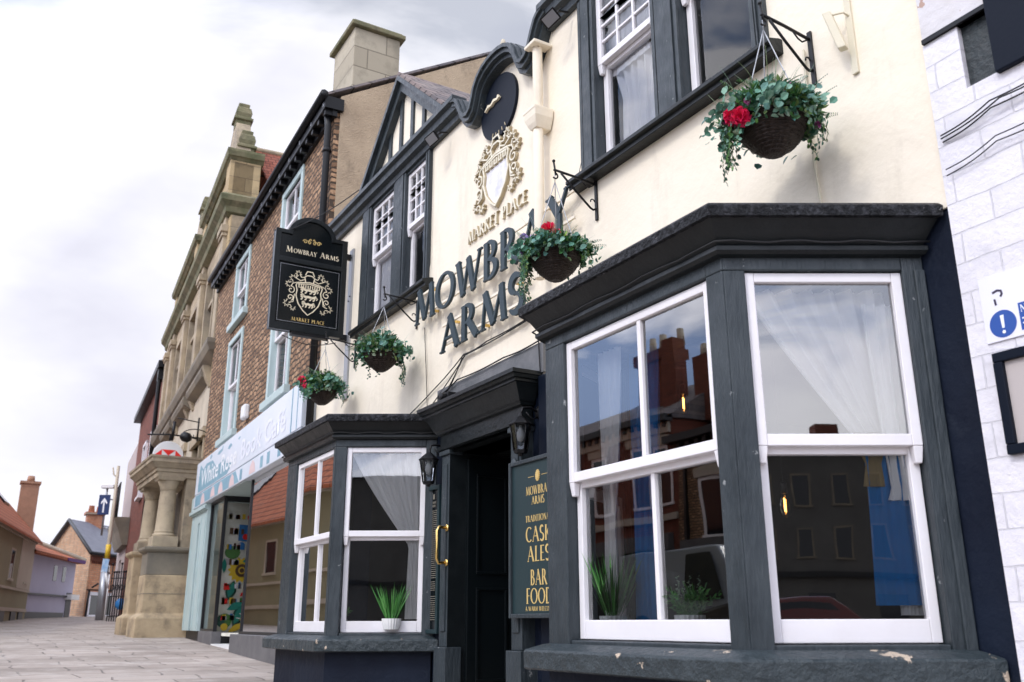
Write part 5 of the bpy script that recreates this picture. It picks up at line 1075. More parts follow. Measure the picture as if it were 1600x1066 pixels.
leafp = lambda u, z, l, w, a: [(u + l * t * math.cos(a) - s_ * w * math.sin(math.pi * t) * math.sin(a), z + l * t * math.sin(a) + s_ * w * math.sin(math.pi * t) * math.cos(a)) for s_, ts in ((1, [i / 8 for i in range(9)]), (-1, [i / 8 for i in range(7, 0, -1)])) for t in ts]
flat('blueink', [[(4.10, 2.55), (4.42, 2.53), (4.42, 2.82), (4.10, 2.83)]], 'seaside_picture'); flat('red', [circ(4.22, 2.62, .05), circ(4.30, 2.64, .04)], 'picture_detail', .012)
flat('display', [circ(4.16, 2.47, .07)], 'round_badge', .006); flat('blueink', [circ(4.16, 2.47, .06), ], 'round_badge_blue', .012)
flat('yellow', [star(4.18, 2.06, .22)], 'sunflower', .006); flat('brown', [circ(4.20, 2.05, .11)], 'sunflower_centre', .014); flat('yellow', [circ(4.20, 2.05, .06)], 'sunflower_ring', .02); flat('brown', [circ(4.20, 2.05, .04)], 'sunflower_eye', .026)
flat('dteal', [leafp(4.0, 1.55, .34, .09, 1.3), leafp(4.12, 1.12, .46, .11, 1.1), leafp(4.35, 1.35, .4, .09, 1.25), leafp(3.95, 1.1, .22, .07, 1.9), leafp(4.3, 1.7, .3, .06, .5)], 'leaf_cutout', .008)
flat('teal', [leafp(4.01, 1.60, .26, .055, 1.3), leafp(4.14, 1.17, .38, .07, 1.1), leafp(4.37, 1.4, .32, .05, 1.25), leafp(4.0, 1.40, .3, .06, .4), leafp(4.2, 2.2, .22, .05, .2), leafp(3.9, 2.0, .25, .04, 1.6)], 'leaf_highlight', .014)
flat('print_white', [[(4.17 + .05 * i, 1.26 + .07 * i), (4.24 + .05 * i, 1.25 + .07 * i), (4.24 + .05 * i, 1.265 + .07 * i), (4.17 + .05 * i, 1.275 + .07 * i)] for i in range(5)], 'leaf_vein', .022)
flat('red', [[(3.92, 1.72), (4.02, 1.73), (4.0, 1.80), (3.92, 1.78)], [(4.2, 1.62), (4.42, 1.66), (4.4, 1.72), (4.22, 1.68)], [(3.95, 1.5), (4.0, 1.5), (4.0, 1.58), (3.95, 1.58)]], 'red_cutout', .026)
flat('yellow', [leafp(4.05, 1.04, .3, .05, .5), leafp(4.3, 1.05, .25, .05, 1.5), circ(3.98, 1.12, .06)], 'yellow_cutout', .018)
flat('leaf', [circ(4.02, 2.35, .11, w=1.2), circ(3.98, 1.22, .12), circ(4.4, 2.3, .07)], 'foliage_print', .005)
random.seed(21)
for row, z_ in enumerate((1.23, 1.49, 1.75, 2.14, 2.40, 2.66, 2.92)):
    for mk in ('yellow', 'red', 'blueink', 'paper', 'brown', 'leaf', 'signwhite'):
        b = MB(); n_ = 0; u = 3.9 + random.uniform(0, .2)
        while u < 4.95:
            w_ = random.uniform(.035, .07); h_ = random.uniform(.06, .11); b.prism(FDs, [(u, z_), (u + w_, z_), (u + w_, z_ + h_), (u, z_ + h_)], .0135, .0155 + .0002 * n_); n_ += 1; u += random.uniform(.18, .42)
        b.build('book_row', M[mk], sf)
random.seed(9)
b = MB()
for i in range(16): 
    u = -2.9 + i * .17; h = random.uniform(.1, .3); b.fb(FB, u, u + random.uniform(.05, .12), 1.05, 1.05 + h, -.35 - .2 * (i % 3), -.33 - .2 * (i % 3))
b.cur = 0; b.build('book_row', M['pink_print'], sf)
b = MB()
for i in range(9): u = -2.8 + i * .29; b.fb(FB, u, u + .14, 1.05, 1.22, -.25, -.235)
b.build('book_row', M['print_white'], sf)
b = MB()
for i in range(160): 
    c_ = FB.p(random.uniform(-2.9, -.5), random.uniform(1.25, 2.4), -random.uniform(.6, 1.1)); leafq(b, c_, rv(), .08, .14, rv())
b.build('window_plant', M['dteal'], sf)
m_ = MB(); m_.fb(FB, -6.5, 0, .98, 1.03, -1.9, -.1); m_.build('display_shelf', M['display'], sf)
# ------------------------------------------------------------------ stone bank building
bk = empty('stone_bank', tuple(FH.p(-6, .9, -.2)), 'tall sandstone bank with gabled parapets and a columned porch', 'bank building')
wn = -.12
HW = [(-3.3, -1.2, 7.3, 9.35), (-6.5, -4.4, 7.3, 9.35), (-9.6, -7.5, 7.3, 9.35)]
m_ = MB(); m_.wall(FH, -12.1, -.05, 6.5, 9.8, HW, wn, .5); m_.build('upper_wall', M['stone'], bk)
m_ = MB(); m_.wall(FH, -12.1, -.05, -.2, 6.5, [(-2.9, -.9, 2.6, 5.0), (-6.2, -4.2, 2.4, 5.2), (-9.6, -7.6, 2.4, 5.2)], wn, .5); m_.build('lower_wall', M['stone_pale'], bk)
m_ = MB()
for u in (-.5, -3.85, -7.0, -10.1, -11.7): 
    m_ = MB(); m_.fb(FH, u - .22, u + .22, 6.95, 9.45, wn, .0); m_.fb(FH, u - .30, u + .30, 9.45, 9.62, wn, .07); m_.fb(FH, u - .26, u + .26, 9.36, 9.449, wn, .04); m_.fb(FH, u - .2, u + .2, 9.62, 9.86, wn, -.02)
    m_.build('pilaster', M['stone_plain'], bk, .015)
def course(u0, u1, prof, name, mt, par=bk, ret=.9):
    c = MB(); A = [[FH.p(u0, z, n) for n, z in prof], [FH.p(u1 + 0, z, n) for n, z in prof]]
    c.loft(A); 
    o = c.build(name, M[mt], par); return o
m_ = MB()
def ringc(u0, u1, depth, pr):  # moulding wrapped round front and side return
    rings = [[FH.p(u0, z, -depth), FH.p(u0, z, n), FH.p(u1 + n, z, n), FH.p(u1 + n, z, -depth)] for n, z in pr]
    m_.loft(rings)
ringc(-12.1, -.05, 3.0, [(-.1, 9.80), (.02, 9.86), (.05, 9.98), (.16, 10.08), (.18, 10.2), (.1, 10.27), (-.12, 10.3)])
m_.build('main_cornice', M['stone_moss'], bk)
m_ = MB(); ringc(-12.1, -.06, .45, [(-.12, 6.50), (.0, 6.58), (.10, 6.66), (.16, 6.80), (.16, 6.9), (-.1, 6.96)]); m_.build('sill_cornice', M['stone_grime'], bk)
for u in (-1.0, -3.6, -4.6, -6.8, -7.6, -9.8):
    m_ = MB(); m_.loft([[FH.p(u + a, z, n) for a, n in ((-.12, wn), (-.12, d), (.12, d), (.12, wn))] for z, d in ((6.1, wn + .02), (6.3, .0), (6.55, .08))])
    m_.build('console', M['stone_plain'], bk)
for k in range(3):
    m_ = MB(); u0 = -3.6 - 3.0 * k; m_.loft([[FH.p(u0, z, n), FH.p(u0 + 2.5, z, n), FH.p(u0 + 2.5, z, wn), FH.p(u0, z, wn)] for z, n in ((6.25, wn + .02), (6.35, .06), (6.45, .10), (6.56, .08))])
    m_.build('sill_bulge', M['stone_grime'], bk)
m_ = MB(); m_.box(*(lambda p: (p.x - .5, p.x, p.y + .1, p.y + 3.5, 6.0, 9.8))(FH.p(-.05, 0, 0))); m_.build('side_wall', M['stone_side'], bk)
for h in HW:
    f = MB(); a, b_, c, d = h
    f.fb(FH, a, a + .12, c, d, wn - .25, wn + .02); f.fb(FH, b_ - .12, b_, c, d, wn - .25, wn + .02); f.fb(FH, a, b_, d - .14, d + .0, wn - .25, wn + .021); f.fb(FH, (a + b_) / 2 - .06, (a + b_) / 2 + .06, c, d - .14, wn - .2, wn - .03); f.fb(FH, a + .12, b_ - .12, c + 1.25, c + 1.35, wn - .2, wn - .05)
    o = f.build('stone_window', M['stone_plain'], bk); g = MB(); g.fb(FH, a + .1, b_ - .1, c, d - .1, wn - .22, wn - .2); g.build('pane', M['darkglass'], o)
for (a, b_, c, d) in ((-2.9, -.9, 2.6, 5.0), (-6.2, -4.2, 2.4, 5.2), (-9.6, -7.6, 2.4, 5.2)):
    f = MB(); f.fb(FH, a, a + .15, c, d, wn - .2, wn + .03); f.fb(FH, b_ - .15, b_, c, d, wn - .2, wn + .03); f.fb(FH, a - .1, b_ + .1, d, d + .2, wn - .2, wn + .08); f.fb(FH, (a + b_) / 2 - .07, (a + b_) / 2 + .07, c, d, wn - .2, wn); o = f.build('stone_window', M['stone_plain'], bk)
    g = MB(); g.fb(FH, a + .1, b_ - .1, c, d, wn - .22, wn - .2); g.build('pane', M['darkglass'], o)
def parapet(u0, u1, uf, hz):
    b = MB(); b.fb(FH, u0, u1, 10.28, 11.25, -.55, -.10)
    b.fb(FH, u1 - .55, u1 + .0, 10.28, 11.30, -.7, -.02); b.fb(FH, u0, u0 + .5, 10.28, 11.25, -.7, -.03)
    o = b.build('parapet_gable', M['stone_side'], bk, .01)
    b = MB(); b.loft([[FH.p(u0 - n, z, -.7), FH.p(u0 - n, z, n - .05), FH.p(u1 + n, z, n - .05), FH.p(u1 + n, z, -.75)] for n, z in ((.0, 11.28), (.06, 11.34), (.10, 11.36), (.13, 11.46), (.13, 11.52), (0, 11.56))])
    b.build('parapet_cornice', M['stone_moss'], o)
    b = MB(); b.prism(FH, [(u0 + .1, 11.56), (u1 - .05, 11.56), (uf + .45, 12.0), (uf + .2, 12.5), (uf - .2, 12.5), (uf - .6, 12.15), (uf - 1.4, 11.85)], -.45, -.12); b.build('pediment', M['stone_plain'], o)
    P_ = lambda u, z, n: FH.p(u, z, n)
    for cu, cn, z0, s_ in ((uf, -.28, 12.45, 1.0), (u1 - .28, -.36, 11.55, 1.0)):
        b = MB(); b.loft([[P_(cu - r_, z, cn - r_), P_(cu + r_, z, cn - r_), P_(cu + r_, z, cn + r_), P_(cu - r_, z, cn + r_)] for r_, z in ((.17 * s_, z0), (.17 * s_, z0 + .15), (.22 * s_, z0 + .17), (.22 * s_, z0 + .22), (.17 * s_, z0 + .26), (.19 * s_, z0 + .36), (.16 * s_, z0 + .50), (.12 * s_, z0 + .54), (.13 * s_, z0 + .62), (.08 * s_, z0 + .66))])
        b.build('finial', M['stone_moss'], o)
parapet(-4.7, -.35, -1.0, 1); parapet(-11.0, -5.75, -6.6, 1)
m_ = MB(); e0 = FH.p(-.5, 0, -.9); e1 = FH.p(-.2, 0, -4.2); r0 = FH.p(-1.6, 0, -.7); r1 = FH.p(-1.6, 0, -4.5)
m_.loft([[(e0.x, e0.y, 10.95), (e1.x, e1.y, 10.95), (e1.x, e1.y, 11.0), (e0.x, e0.y, 11.0)], [(r0.x, r0.y, 12.25), (r1.x, r1.y, 12.25), (r1.x, r1.y, 12.3), (r0.x, r0.y, 12.3)]]); m_.loft([[(r0.x, r0.y, 12.24), (r1.x, r1.y, 12.24), (r1.x, r1.y, 12.3), (r0.x, r0.y, 12.3)], [(r0.x - 8, r0.y, 11.0), (r1.x - 8, r1.y, 11.0), (r1.x - 8, r1.y, 11.05), (r0.x - 8, r0.y, 11.05)]])
m_.build('tiled_roof', M['redtile'], bk)
m_ = MB(); m_.tube([(r0.x, r0.y, 12.32), (r1.x, r1.y, 12.32)], .07, 8); m_.build('ridge', M['stone_plain'], bk)
m_ = MB(); m_.box(e0.x - .35, e0.x - .12, e0.y + .12, e1.y, 10.28, 10.96); m_.build('hung_tiles', M['orange'], bk)
m_ = MB(); m_.box(e0.x - .119, e0.x - .09, e0.y + .16, e0.y + .24, 10.28, 10.98); m_.build('white_post', M['white'], bk)
# porch
pc = empty('p', (0, 0, 0), None, None); pc.name = 'porch'; pc.parent = bk; pc.location = Vector(FH.p(-1, .9, .5)) - bk.location
PX = -19.25; FP = Fr((PX, 0), 90)      # side plane of the porch, u = +Y, n = +X
yf, ybk = 3.12, 3.98; d_ = .62
def pbox(b, x0, x1, y0, y1, z0, z1): b.box(x0, x1, y0, y1, z0, z1)
b = MB(); b.loft([[(PX - s_ - d_, yf - s_, z), (PX + s_, yf - s_, z), (PX + s_, ybk, z), (PX - s_ - d_, ybk, z)] for s_, z in ((.14, .5), (.14, 1.28), (.10, 1.32), (.03, 1.36), (.03, 2.08))]); b.build('porch_plinth', M['stone_base'], pc, .02)
b = MB()
for z in (1.72,): b.loft([[(PX - d_, yf - .034, z), (PX + .034, yf - .034, z), (PX + .034, ybk, z), (PX - d_, ybk, z)], [(PX - d_, yf - .034, z + .012), (PX + .034, yf - .034, z + .012), (PX + .034, ybk, z + .012), (PX - d_, ybk, z + .012)]])
b.build('joint_line', M['stone_grime'], pc)
b = MB(); b.loft([[(PX - d_, yf - s_, z), (PX + s_, yf - s_, z), (PX + s_, ybk, z), (PX - d_, ybk, z)] for s_, z in ((.02, 2.081), (.02, 2.50))]); b.build('soot_band', M['stone_grime'], pc, .01)
b = MB(); b.loft([[(PX - d_, yf - s_, z), (PX + s_, yf - s_, z), (PX + s_, ybk, z), (PX - d_, ybk, z)] for s_, z in ((.02, 2.501), (.08, 2.53), (.10, 2.56), (.10, 2.60), (.0, 2.62))]); b.build('porch_ledge', M['stone_grime'], pc)
def column(x, y, par):
    c = MB(); sq = lambda r_, z: [(x - r_, y - r_, z), (x + r_, y - r_, z), (x + r_, y + r_, z), (x - r_, y + r_, z)]
    c.loft([sq(.24, 2.62), sq(.24, 2.82)]); c.lathe([(.215, 2.82), (.22, 2.86), (.185, 2.89), (.195, 2.92), (.178, 2.95), (.170, 3.2), (.160, 3.55), (.150, 3.72), (.17, 3.735), (.15, 3.75)], (x, y, 0), 20)
    c.lathe([(.165, 3.75), (.17, 3.80), (.23, 3.92)], (x, y, 0), 16); c.loft([sq(.235, 3.92), sq(.27, 4.0)])
    return c.build('column', M['stone_plain'], par, .006)
column(PX - .24, yf + .28, pc); column(PX - 2.0, yf + .28, pc)
b = MB(); b.loft([[(PX - 2.3 - s_, yf - s_, z), (PX - 1.7 + s_, yf - s_, z), (PX - 1.7 + s_, ybk, z), (PX - 2.3 - s_, ybk, z)] for s_, z in ((.12, .5), (.12, 1.30), (.02, 1.36), (.02, 2.50), (.09, 2.55), (.09, 2.62))]); b.build('porch_plinth', M['stone_base'], pc, .02)
c = MB(); c.box(PX - .42, PX - .04, 3.70, 4.2, 2.62, 4.0); c.build('porch_pier', M['stone_plain'], pc, .01)
b = MB(); b.loft([[(PX - 2.4 - s_, yf - s_, z), (PX + s_, yf - s_, z), (PX + s_, ybk + .1, z), (PX - 2.4 - s_, ybk + .1, z)] for s_, z in ((.0, 3.98), (.0, 4.08), (.03, 4.085), (.03, 4.15), (.06, 4.16), (.13, 4.24), (.16, 4.26), (.16, 4.33), (.18, 4.34), (.19, 4.38), (.0, 4.41))]); b.build('porch_entablature', M['stone_plain'], pc)
b = MB()
for i in range(12): b.fb(Fr((-19.5, 3.85), -4.46), -2.8 + i * .22, -2.8 + i * .22 + .08, 2.6, 3.98, 0, .03)
b.build('grille_bar', M['stone_grime'], pc)
# round sign, bracket lamp
rs = empty('round_sign', (-19.6, 3.35, 4.1), 'round white sign with a red emblem above the stone porch', 'sign')
FRs = Fr((-19.6, 0), 90); cy, cz = 3.34, 4.46; k_ = 1.4
b = MB(); b.prism(FRs, circ(cy, cz, .30, 36), -.05, .02); b.build('disc', M['plastic_w'], rs, .01)
b = MB(); e = .0204
for t in ([(cy - .19 * k_, cz), (cy - .095 * k_, cz + .085 * k_), (cy - .095 * k_, cz - .085 * k_)], [(cy + .19 * k_, cz), (cy + .095 * k_, cz + .085 * k_), (cy + .095 * k_, cz - .085 * k_)], [(cy - .095 * k_, cz + .085 * k_), (cy + .095 * k_, cz + .085 * k_), (cy, cz)], [(cy - .095 * k_, cz - .085 * k_), (cy + .095 * k_, cz - .085 * k_), (cy, cz)]): b.prism(FRs, t, e, e + .003)
b.build('red_emblem', M['red'], rs)
b = MB(); b.box(-19.55, -19.3, 3.20, 3.55, 4.36, 4.42); b.build('junction_tray', M['lead'], rs)
b = MB(); b.tube([(-19.6, cy, cz + .30), (-19.6, cy, cz + .44)], .015, 6); b.tube([(-19.6, 2.9, cz + .40), (-19.6, 3.3, cz + .44), (-19.6, 3.95, cz + .42)], .016, 6)
b.tube([(-19.6, 3.9, cz + .75), (-19.6, 3.45, cz + .80)], .012, 6); b.tube([(-19.6, 3.88, cz + .35), (-19.6, 3.88, cz + .85)], .018, 6)
b.tube([(-19.6, 3.85 - .3 * math.cos(i * .25), cz + .42 + .18 * math.sin(i * .25)) for i in range(13)], .01, 6)
for i in range(5): b.tube([(-19.6, 3.0 + .2 * i, cz + .40), (-19.6, 3.0 + .2 * i, cz + .48)], .01, 5)
b.build('iron_bracket', M['iron'], rs)
bl = empty('bracket_lamp', (-19.3, 3.62, 4.7), 'black spotlight on an arm right of the round bank sign', 'spotlight')
b = MB(); b.lathe([(.06, 0), (.10, .06), (.10, .16), (.05, .22)], (-19.3, 3.50, 4.84), 12, (.5, .8, -.3)); b.build('housing', M['iron'], bl); b = MB(); b.tube([(-19.3, 3.55, 4.86), (-19.4, 3.9, 4.80)], .015, 6); b.tube([(-19.45, 3.35, 4.75), (-19.45, 3.38, 5.15)], .03, 6); b.build('arm', M['iron'], bl)
# ------------------------------------------------------------------ beyond the bank
rb2 = empty('red_brick_building', tuple(FH.p(-16, 1.1, 0)), 'dark red brick building with black gutter beyond the stone bank', 'building')
b = MB(); b.wall(FH, -22, -12.15, 0, 9.3, [(-14.8, -13.4, 5.6, 7.6), (-17.8, -16.4, 5.6, 7.6)], -.1, .4); b.build('wall', M['redbrick_d'], rb2)
b = MB(); b.fb(FH, -22, -12.0, 9.28, 9.5, -.4, .18); b.tube([FH.p(-12.3, 9.4, .05), FH.p(-12.3, 9.0, .08), FH.p(-12.35, 1, .05)], .07, 8); b.fb(FH, -12.6, -12.2, 8.9, 9.27, -.1, .14); b.build('black_gutter', M['iron'], rb2)
b = MB(); b.loft([[FH.p(u, 9.5, .15), FH.p(u, 11.5, -2.5), FH.p(u, 9.5, -5)] for u in (-22, -12.1)]); b.build('roof', M['slate'], rb2)
for u in (-14.8, -17.8):
    b = MB(); b.fb(FH, u, u + 1.4, 5.5, 5.6, -.2, .06); b.fb(FH, u, u + .1, 5.6, 7.6, -.25, -.02); b.fb(FH, u + 1.3, u + 1.4, 5.6, 7.6, -.25, -.02); b.fb(FH, u, u + 1.4, 7.5, 7.6, -.25, -.021); b.fb(FH, u + .1, u + 1.3, 6.55, 6.62, -.25, -.03); o = b.build('window', M['white'], rb2); g = MB(); g.fb(FH, u + .1, u + 1.3, 5.6, 7.5, -.28, -.26); g.build('pane', M['darkglass'], o)
bb = empty('stone_balcony_house', tuple(FH.p(-24, 1.2, 0)), 'pink rendered house with a dark stone balcony beyond the porch', 'house')
b = MB(); b.wall(FH, -28, -22.1, 0, 8.5, [(-26, -24.5, 2.2, 3.8)], -.12, .4); b.build('wall', mat('pink_render', (.40, .33, .31), rough=.85), bb)
b = MB(); b.loft([[FH.p(-26.5, z, n), FH.p(-21.5, z, n), FH.p(-21.5, z, -.2), FH.p(-26.5, z, -.2)] for z, n in ((4.2, .1), (4.5, .2), (4.8, .3), (5.1, .45), (5.25, .5), (5.3, .4))]); b.build('balcony', M['stone_grime'], bb)
b = MB()
for i in range(9): b.tube([FH.p(-26.4 + i * .6, 5.3, .4), FH.p(-26.4 + i * .6, 6.7, .4)], .02, 5)
b.tube([FH.p(-26.4, 6.7, .4), FH.p(-21.6, 6.7, .4)], .03, 5); b.tube([FH.p(-26.4, 6.0, .4), FH.p(-21.6, 6.0, .4)], .02, 5); b.build('balcony_rail', M['iron'], bb)
def far(px, d):  # point on the ground at azimuth px
    v = rt * (px - 800) / 1429 + fw - up * (965 - 533) / 1429; v = Vector((v.x, v.y, 0)).normalized() * d; return v
class Seg(Fr):
    def __init__(s, a, b): s.o = Vector((a.x, a.y, 0)); s.u = (Vector((b.x, b.y, 0)) - s.o).normalized(); s.n = Vector((s.u.y, -s.u.x, 0)); s.len = (b - a).length
def winbox(fr, u, z, w, h, par, mt='white', t=.07, bars=True):
    b = MB(); b.fb(fr, u, u + t, z, z + h, -.1, .02); b.fb(fr, u + w - t, u + w, z, z + h, -.1, .02); b.fb(fr, u + t, u + w - t, z + h - t, z + h, -.1, .018); b.fb(fr, u - .05, u + w + .05, z - .08, z + .0, -.1, .06)
    if bars: b.fb(fr, u + t, u + w - t, z + h * .5, z + h * .5 + t * .7, -.1, .0)
    o = b.build('window', M[mt], par); g = MB(); g.fb(fr, u + t, u + w - t, z, z + h - t, -.02, .004); g.build('pane', M['darkglass'], o); return o
def house(name, fr, L_, depth, base, eave, ridge, wmat, rmat, label, cat='house', over=.25, hip=0):
    r = empty(name, tuple(fr.p(L_ / 2, base, 0)), label, cat); b = MB()
    b.loft([[fr.p(0, z, 0), fr.p(L_, z, 0), fr.p(L_, z, -depth), fr.p(0, z, -depth)] for z in (base - .6, eave)]); b.loft([[fr.p(q, eave + .002, 0), fr.p(q, ridge - .05, -depth / 2), fr.p(q, eave + .002, -depth)] for q in (.0, L_)]) 
    b.build('wall', M[wmat], r)
    b = MB(); th = .09; k = (ridge - eave) / (depth / 2)
    for s_ in (0, 1):
        n0, n1 = (over, -depth / 2) if s_ == 0 else (-depth - over, -depth / 2); z0 = eave - over * k
        b.loft([[fr.p(q, z0 + .03, n0), fr.p(q, ridge + .03, n1), fr.p(q, ridge + .03 + th, n1), fr.p(q, z0 + .03 + th, n0)] for q in (-over, L_ + over)])
    b.build('roof', M[rmat], r); return r
# olive and beige house on the far left
a_, b_ = far(38, 43), far(-14, 36); dd = (b_ - a_).normalized(); S1 = Seg(b_ + dd * 16, a_); L1 = S1.len
S1.n = -S1.n if S1.n.dot(-a_) < 0 else S1.n
h1 = house('corner_house', S1, L1, 7.5, 1.3, 4.5, 8.5, 'olive', 'pantile', 'olive rendered house with red pantile roof at the far left')
b = MB(); b.fb(S1, L1 - 3.2, L1 + .02, 2.45, 4.4, .0, .03); b.build('beige_panel', M['beige'], h1)
b = MB(); b.fb(S1, 0, L1, 2.35, 2.43, 0, .06); b.fb(S1, 0, L1, 4.25, 4.4, 0, .10); b.fb(S1, 0, L1, 1.6, 1.72, 0, .04); b.build('white_string_course', M['beige'], h1)
for q in (L1 - 1.7, L1 - 5.2, L1 - 9.5, L1 - 13, L1 - 17): winbox(S1, q, 2.72, .9, 1.05, h1, 'beige')
for q in (L1 - 1.9, L1 - 3.6, L1 - 6, L1 - 9): b = MB(); b.fb(S1, q, q + 1.0, 1.0, 1.58, .0, .05); b.build('cellar_opening', M['dkframe'], h1)
b = MB(); p_ = far(16, 43.5); b.loft([[(p_.x - .3, p_.y - .34, z), (p_.x + .3, p_.y - .34, z), (p_.x + .3, p_.y + .34, z), (p_.x - .3, p_.y + .34, z)] for z in (4.6, 6.75)]); b.loft([[(p_.x - .35, p_.y - .39, z), (p_.x + .35, p_.y - .39, z), (p_.x + .35, p_.y + .39, z), (p_.x - .35, p_.y + .39, z)] for z in (6.75, 6.85)]); b.lathe([(.16, 6.85), (.13, 7.1)], (p_.x, p_.y, 0), 10); b.build('chimney', M['stack'], h1)
for q in (L1 - 2.6, L1 - 5.0, L1 - 8):
    b = MB(); k = (8.5 - 4.5) / 3.75
    b.loft([[S1.p(u, 4.5 + t * k + .14 + dz, -t) for u, t in ((q, .9), (q + 1.0, .9), (q + 1.0, 1.9), (q, 1.9))] for dz in (0, .10)]); b.build('skylight', M['darkglass'], h1)
# lilac house
S2 = Seg(far(34, 43.2), far(108, 48.7)); S2.n = -S2.n if S2.n.dot(-S2.o) < 0 else S2.n; L2 = S2.len
h2 = empty('lilac_house', tuple(S2.p(L2 / 2, 1.4)), 'lilac rendered house with two slit windows between olive and brick houses', 'house')
b = MB(); b.loft([[S2.p(0, z, 0), S2.p(L2, z, 0), S2.p(L2 + .3, z, -1.6), S2.p(L2, z, -6), S2.p(0, z, -6)] for z in (.8, 3.95)]); b.build('wall', M['lilac_r'], h2)
b = MB(); b.loft([[S2.p(-.3, 3.93, .3), S2.p(L2 + .3, 3.83, .3), S2.p(L2 + .6, 3.83, -1.6), S2.p(L2 + .3, 3.88, -6), S2.p(-.3, 3.88, -6)], [S2.p(-.3, 4.03, .3), S2.p(L2 + .3, 3.93, .3), S2.p(L2 + .6, 3.93, -1.6), S2.p(L2 + .3, 3.98, -6), S2.p(-.3, 3.98, -6)], [S2.p(0, 5.7, -2.8), S2.p(1.6, 5.3, -2.8), S2.p(1.7, 5.3, -3.0), S2.p(1.6, 5.3, -3.2), S2.p(0, 5.7, -3.2)]]); b.build('roof', M['pantile'], h2)
b = MB(); b.tube([S2.p(1.6, 5.35, -2.8), S2.p(L2 + .35, 3.98, .25)], .14, 6); b.build('pale_hip', M['stone_pale'], h2)
b = MB(); b.fb(S2, L2 * .62, L2 + .2, 3.84, 3.98, .31, .36); b.build('purple_verge', M['purple'], h2)
b = MB(); b.fb(S2, -.1, L2 * .86, 2.3, 2.37, 0, .12); b.build('string_course', M['dkframe'], h2)
for q in (.50, .70): b = MB(); b.fb(S2, L2 * q, L2 * q + .42, 2.95, 3.6, .0, .02); b.build('slit_window', M['darkglass'], h2)
b = MB(); b.fb(S2, L2 * .86, L2 * .98, 1.3, 2.5, .0, .02); b.fb(S2, 0, L2 * .83, 1.35, 1.62, 0, .03); b.build('doorway', M['dkframe'], h2)
b = MB(); b.fb(S2, L2 * .82, L2 * 1.02, 2.2, 2.42, .0, .3); b.build('white_canopy', M['plastic_w'], h2)
# orange brick house with slate roof
S3 = Seg(far(130, 50), far(196, 53.4)); S3.n = -S3.n if S3.n.dot(-S3.o) < 0 else S3.n; L3 = S3.len
h3 = empty('gabled_house', tuple(S3.p(L3 / 2, 1.5)), 'orange brick house with slate roof and brick gable end', 'house')
gl_ = far(58, 56.5); n3 = (Vector((gl_.x, gl_.y, 0)) - S3.o); dp = n3.length; n3.normalize()
P3 = lambda u, t, z: S3.o + S3.u * u + n3 * t + Vector((0, 0, z))
L3b = L3 + 4; ev, rg = 4.45, 6.15
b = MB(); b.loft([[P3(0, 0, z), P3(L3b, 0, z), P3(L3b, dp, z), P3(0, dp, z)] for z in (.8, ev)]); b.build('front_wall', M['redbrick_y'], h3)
b = MB(); b.loft([[P3(q, -.01, z) if 0 else P3(q, 0.0 - .0, .8), P3(q, dp, .8), P3(q, dp, ev), P3(q, dp / 2, rg), P3(q, 0, ev)] for q in (-.06, -.005)]); b.build('gable_wall', M['tanbrick'], h3)
b = MB()
for s0, s1 in ((-.35, dp / 2), (dp + .35, dp / 2)):
    b.loft([[P3(q, s0, ev - .12), P3(q, s1, rg + .05), P3(q, s1, rg + .17), P3(q, s0, ev)] for q in (-.25, L3b)])
b.build('roof', mat('blue_slate_roof', (.13, .135, .17), (.17, .175, .21), ns=3, rough=.6, bst=.3), h3)
b = MB(); b.tube([P3(-.27, -.38, ev - .06), P3(-.27, dp / 2, rg + .12), P3(-.27, dp + .38, ev - .06)], .09, 6); b.tube([P3(-.2, -.4, ev - .04), P3(L3b, -.4, ev - .04)], .08, 6); b.build('black_verge', M['dkframe'], h3)
b = MB(); q_ = P3(L3 * .52, dp * .5, 0); b.loft([[(q_.x - .4, q_.y - .4, z), (q_.x + .4, q_.y - .4, z), (q_.x + .4, q_.y + .4, z), (q_.x - .4, q_.y + .4, z)] for z in (5.2, 6.75)]); b.loft([[(q_.x - .5, q_.y - .5, z), (q_.x + .5, q_.y - .5, z), (q_.x + .5, q_.y + .5, z), (q_.x - .5, q_.y + .5, z)] for z in (6.75, 6.88)]); b.build('chimney', M['redbrick'], h3)
b = MB()
for dx in (-.22, .22): b.lathe([(.17, 6.88), (.13, 7.2), (.17, 7.22)], (q_.x + dx, q_.y - dx, 0), 8)
b.build('chimney_pot', M['terracotta'], h3)
winbox(S3, L3 * .28, 2.95, .7, 1.0, h3); winbox(S3, L3 * .70, 2.95, .7, 1.0, h3)
b = MB(); b.fb(S3, L3 * .06, L3 * .8, 1.4, 2.45, .0, .05); b.build('shop_window', M['darkglass'], h3)
b = MB(); b.fb(S3, L3 * .04, L3 * .82, 2.46, 2.62, 0, .12); b.fb(S3, L3 * .04, L3 * .07, 1.3, 2.45, .051, .09); b.fb(S3, L3 * .4, L3 * .43, 1.3, 2.45, .051, .09); b.fb(S3, L3 * .04, L3 * .82, 1.3, 1.55, .051, .09); b.build('shop_frame', M['signwhite'], h3)
b = MB(); b.fb(S3, L3 * .0, L3, ev - .38, ev - .15, 0, .08); 
for i in range(18): b.fb(S3, .1 + i * .2, .2 + i * .2, ev - .5, ev - .381, 0, .06)
b.build('dentil_course', M['redbrick_d'], h3)
b = MB(); b.tube([S3.p(-.02, 2.7, .15), S3.p(-.02, 1.4, .1)], .05, 6); b.tube([S3.p(-.3, 2.7, .2), S3.p(L3, 2.72, .2)], .04, 6); b.tube([S3.p(-.1, 2.8, .3), S3.p(.1, 3.0, .5)], .05, 6); b.build('pipe', M['iron'], h3)
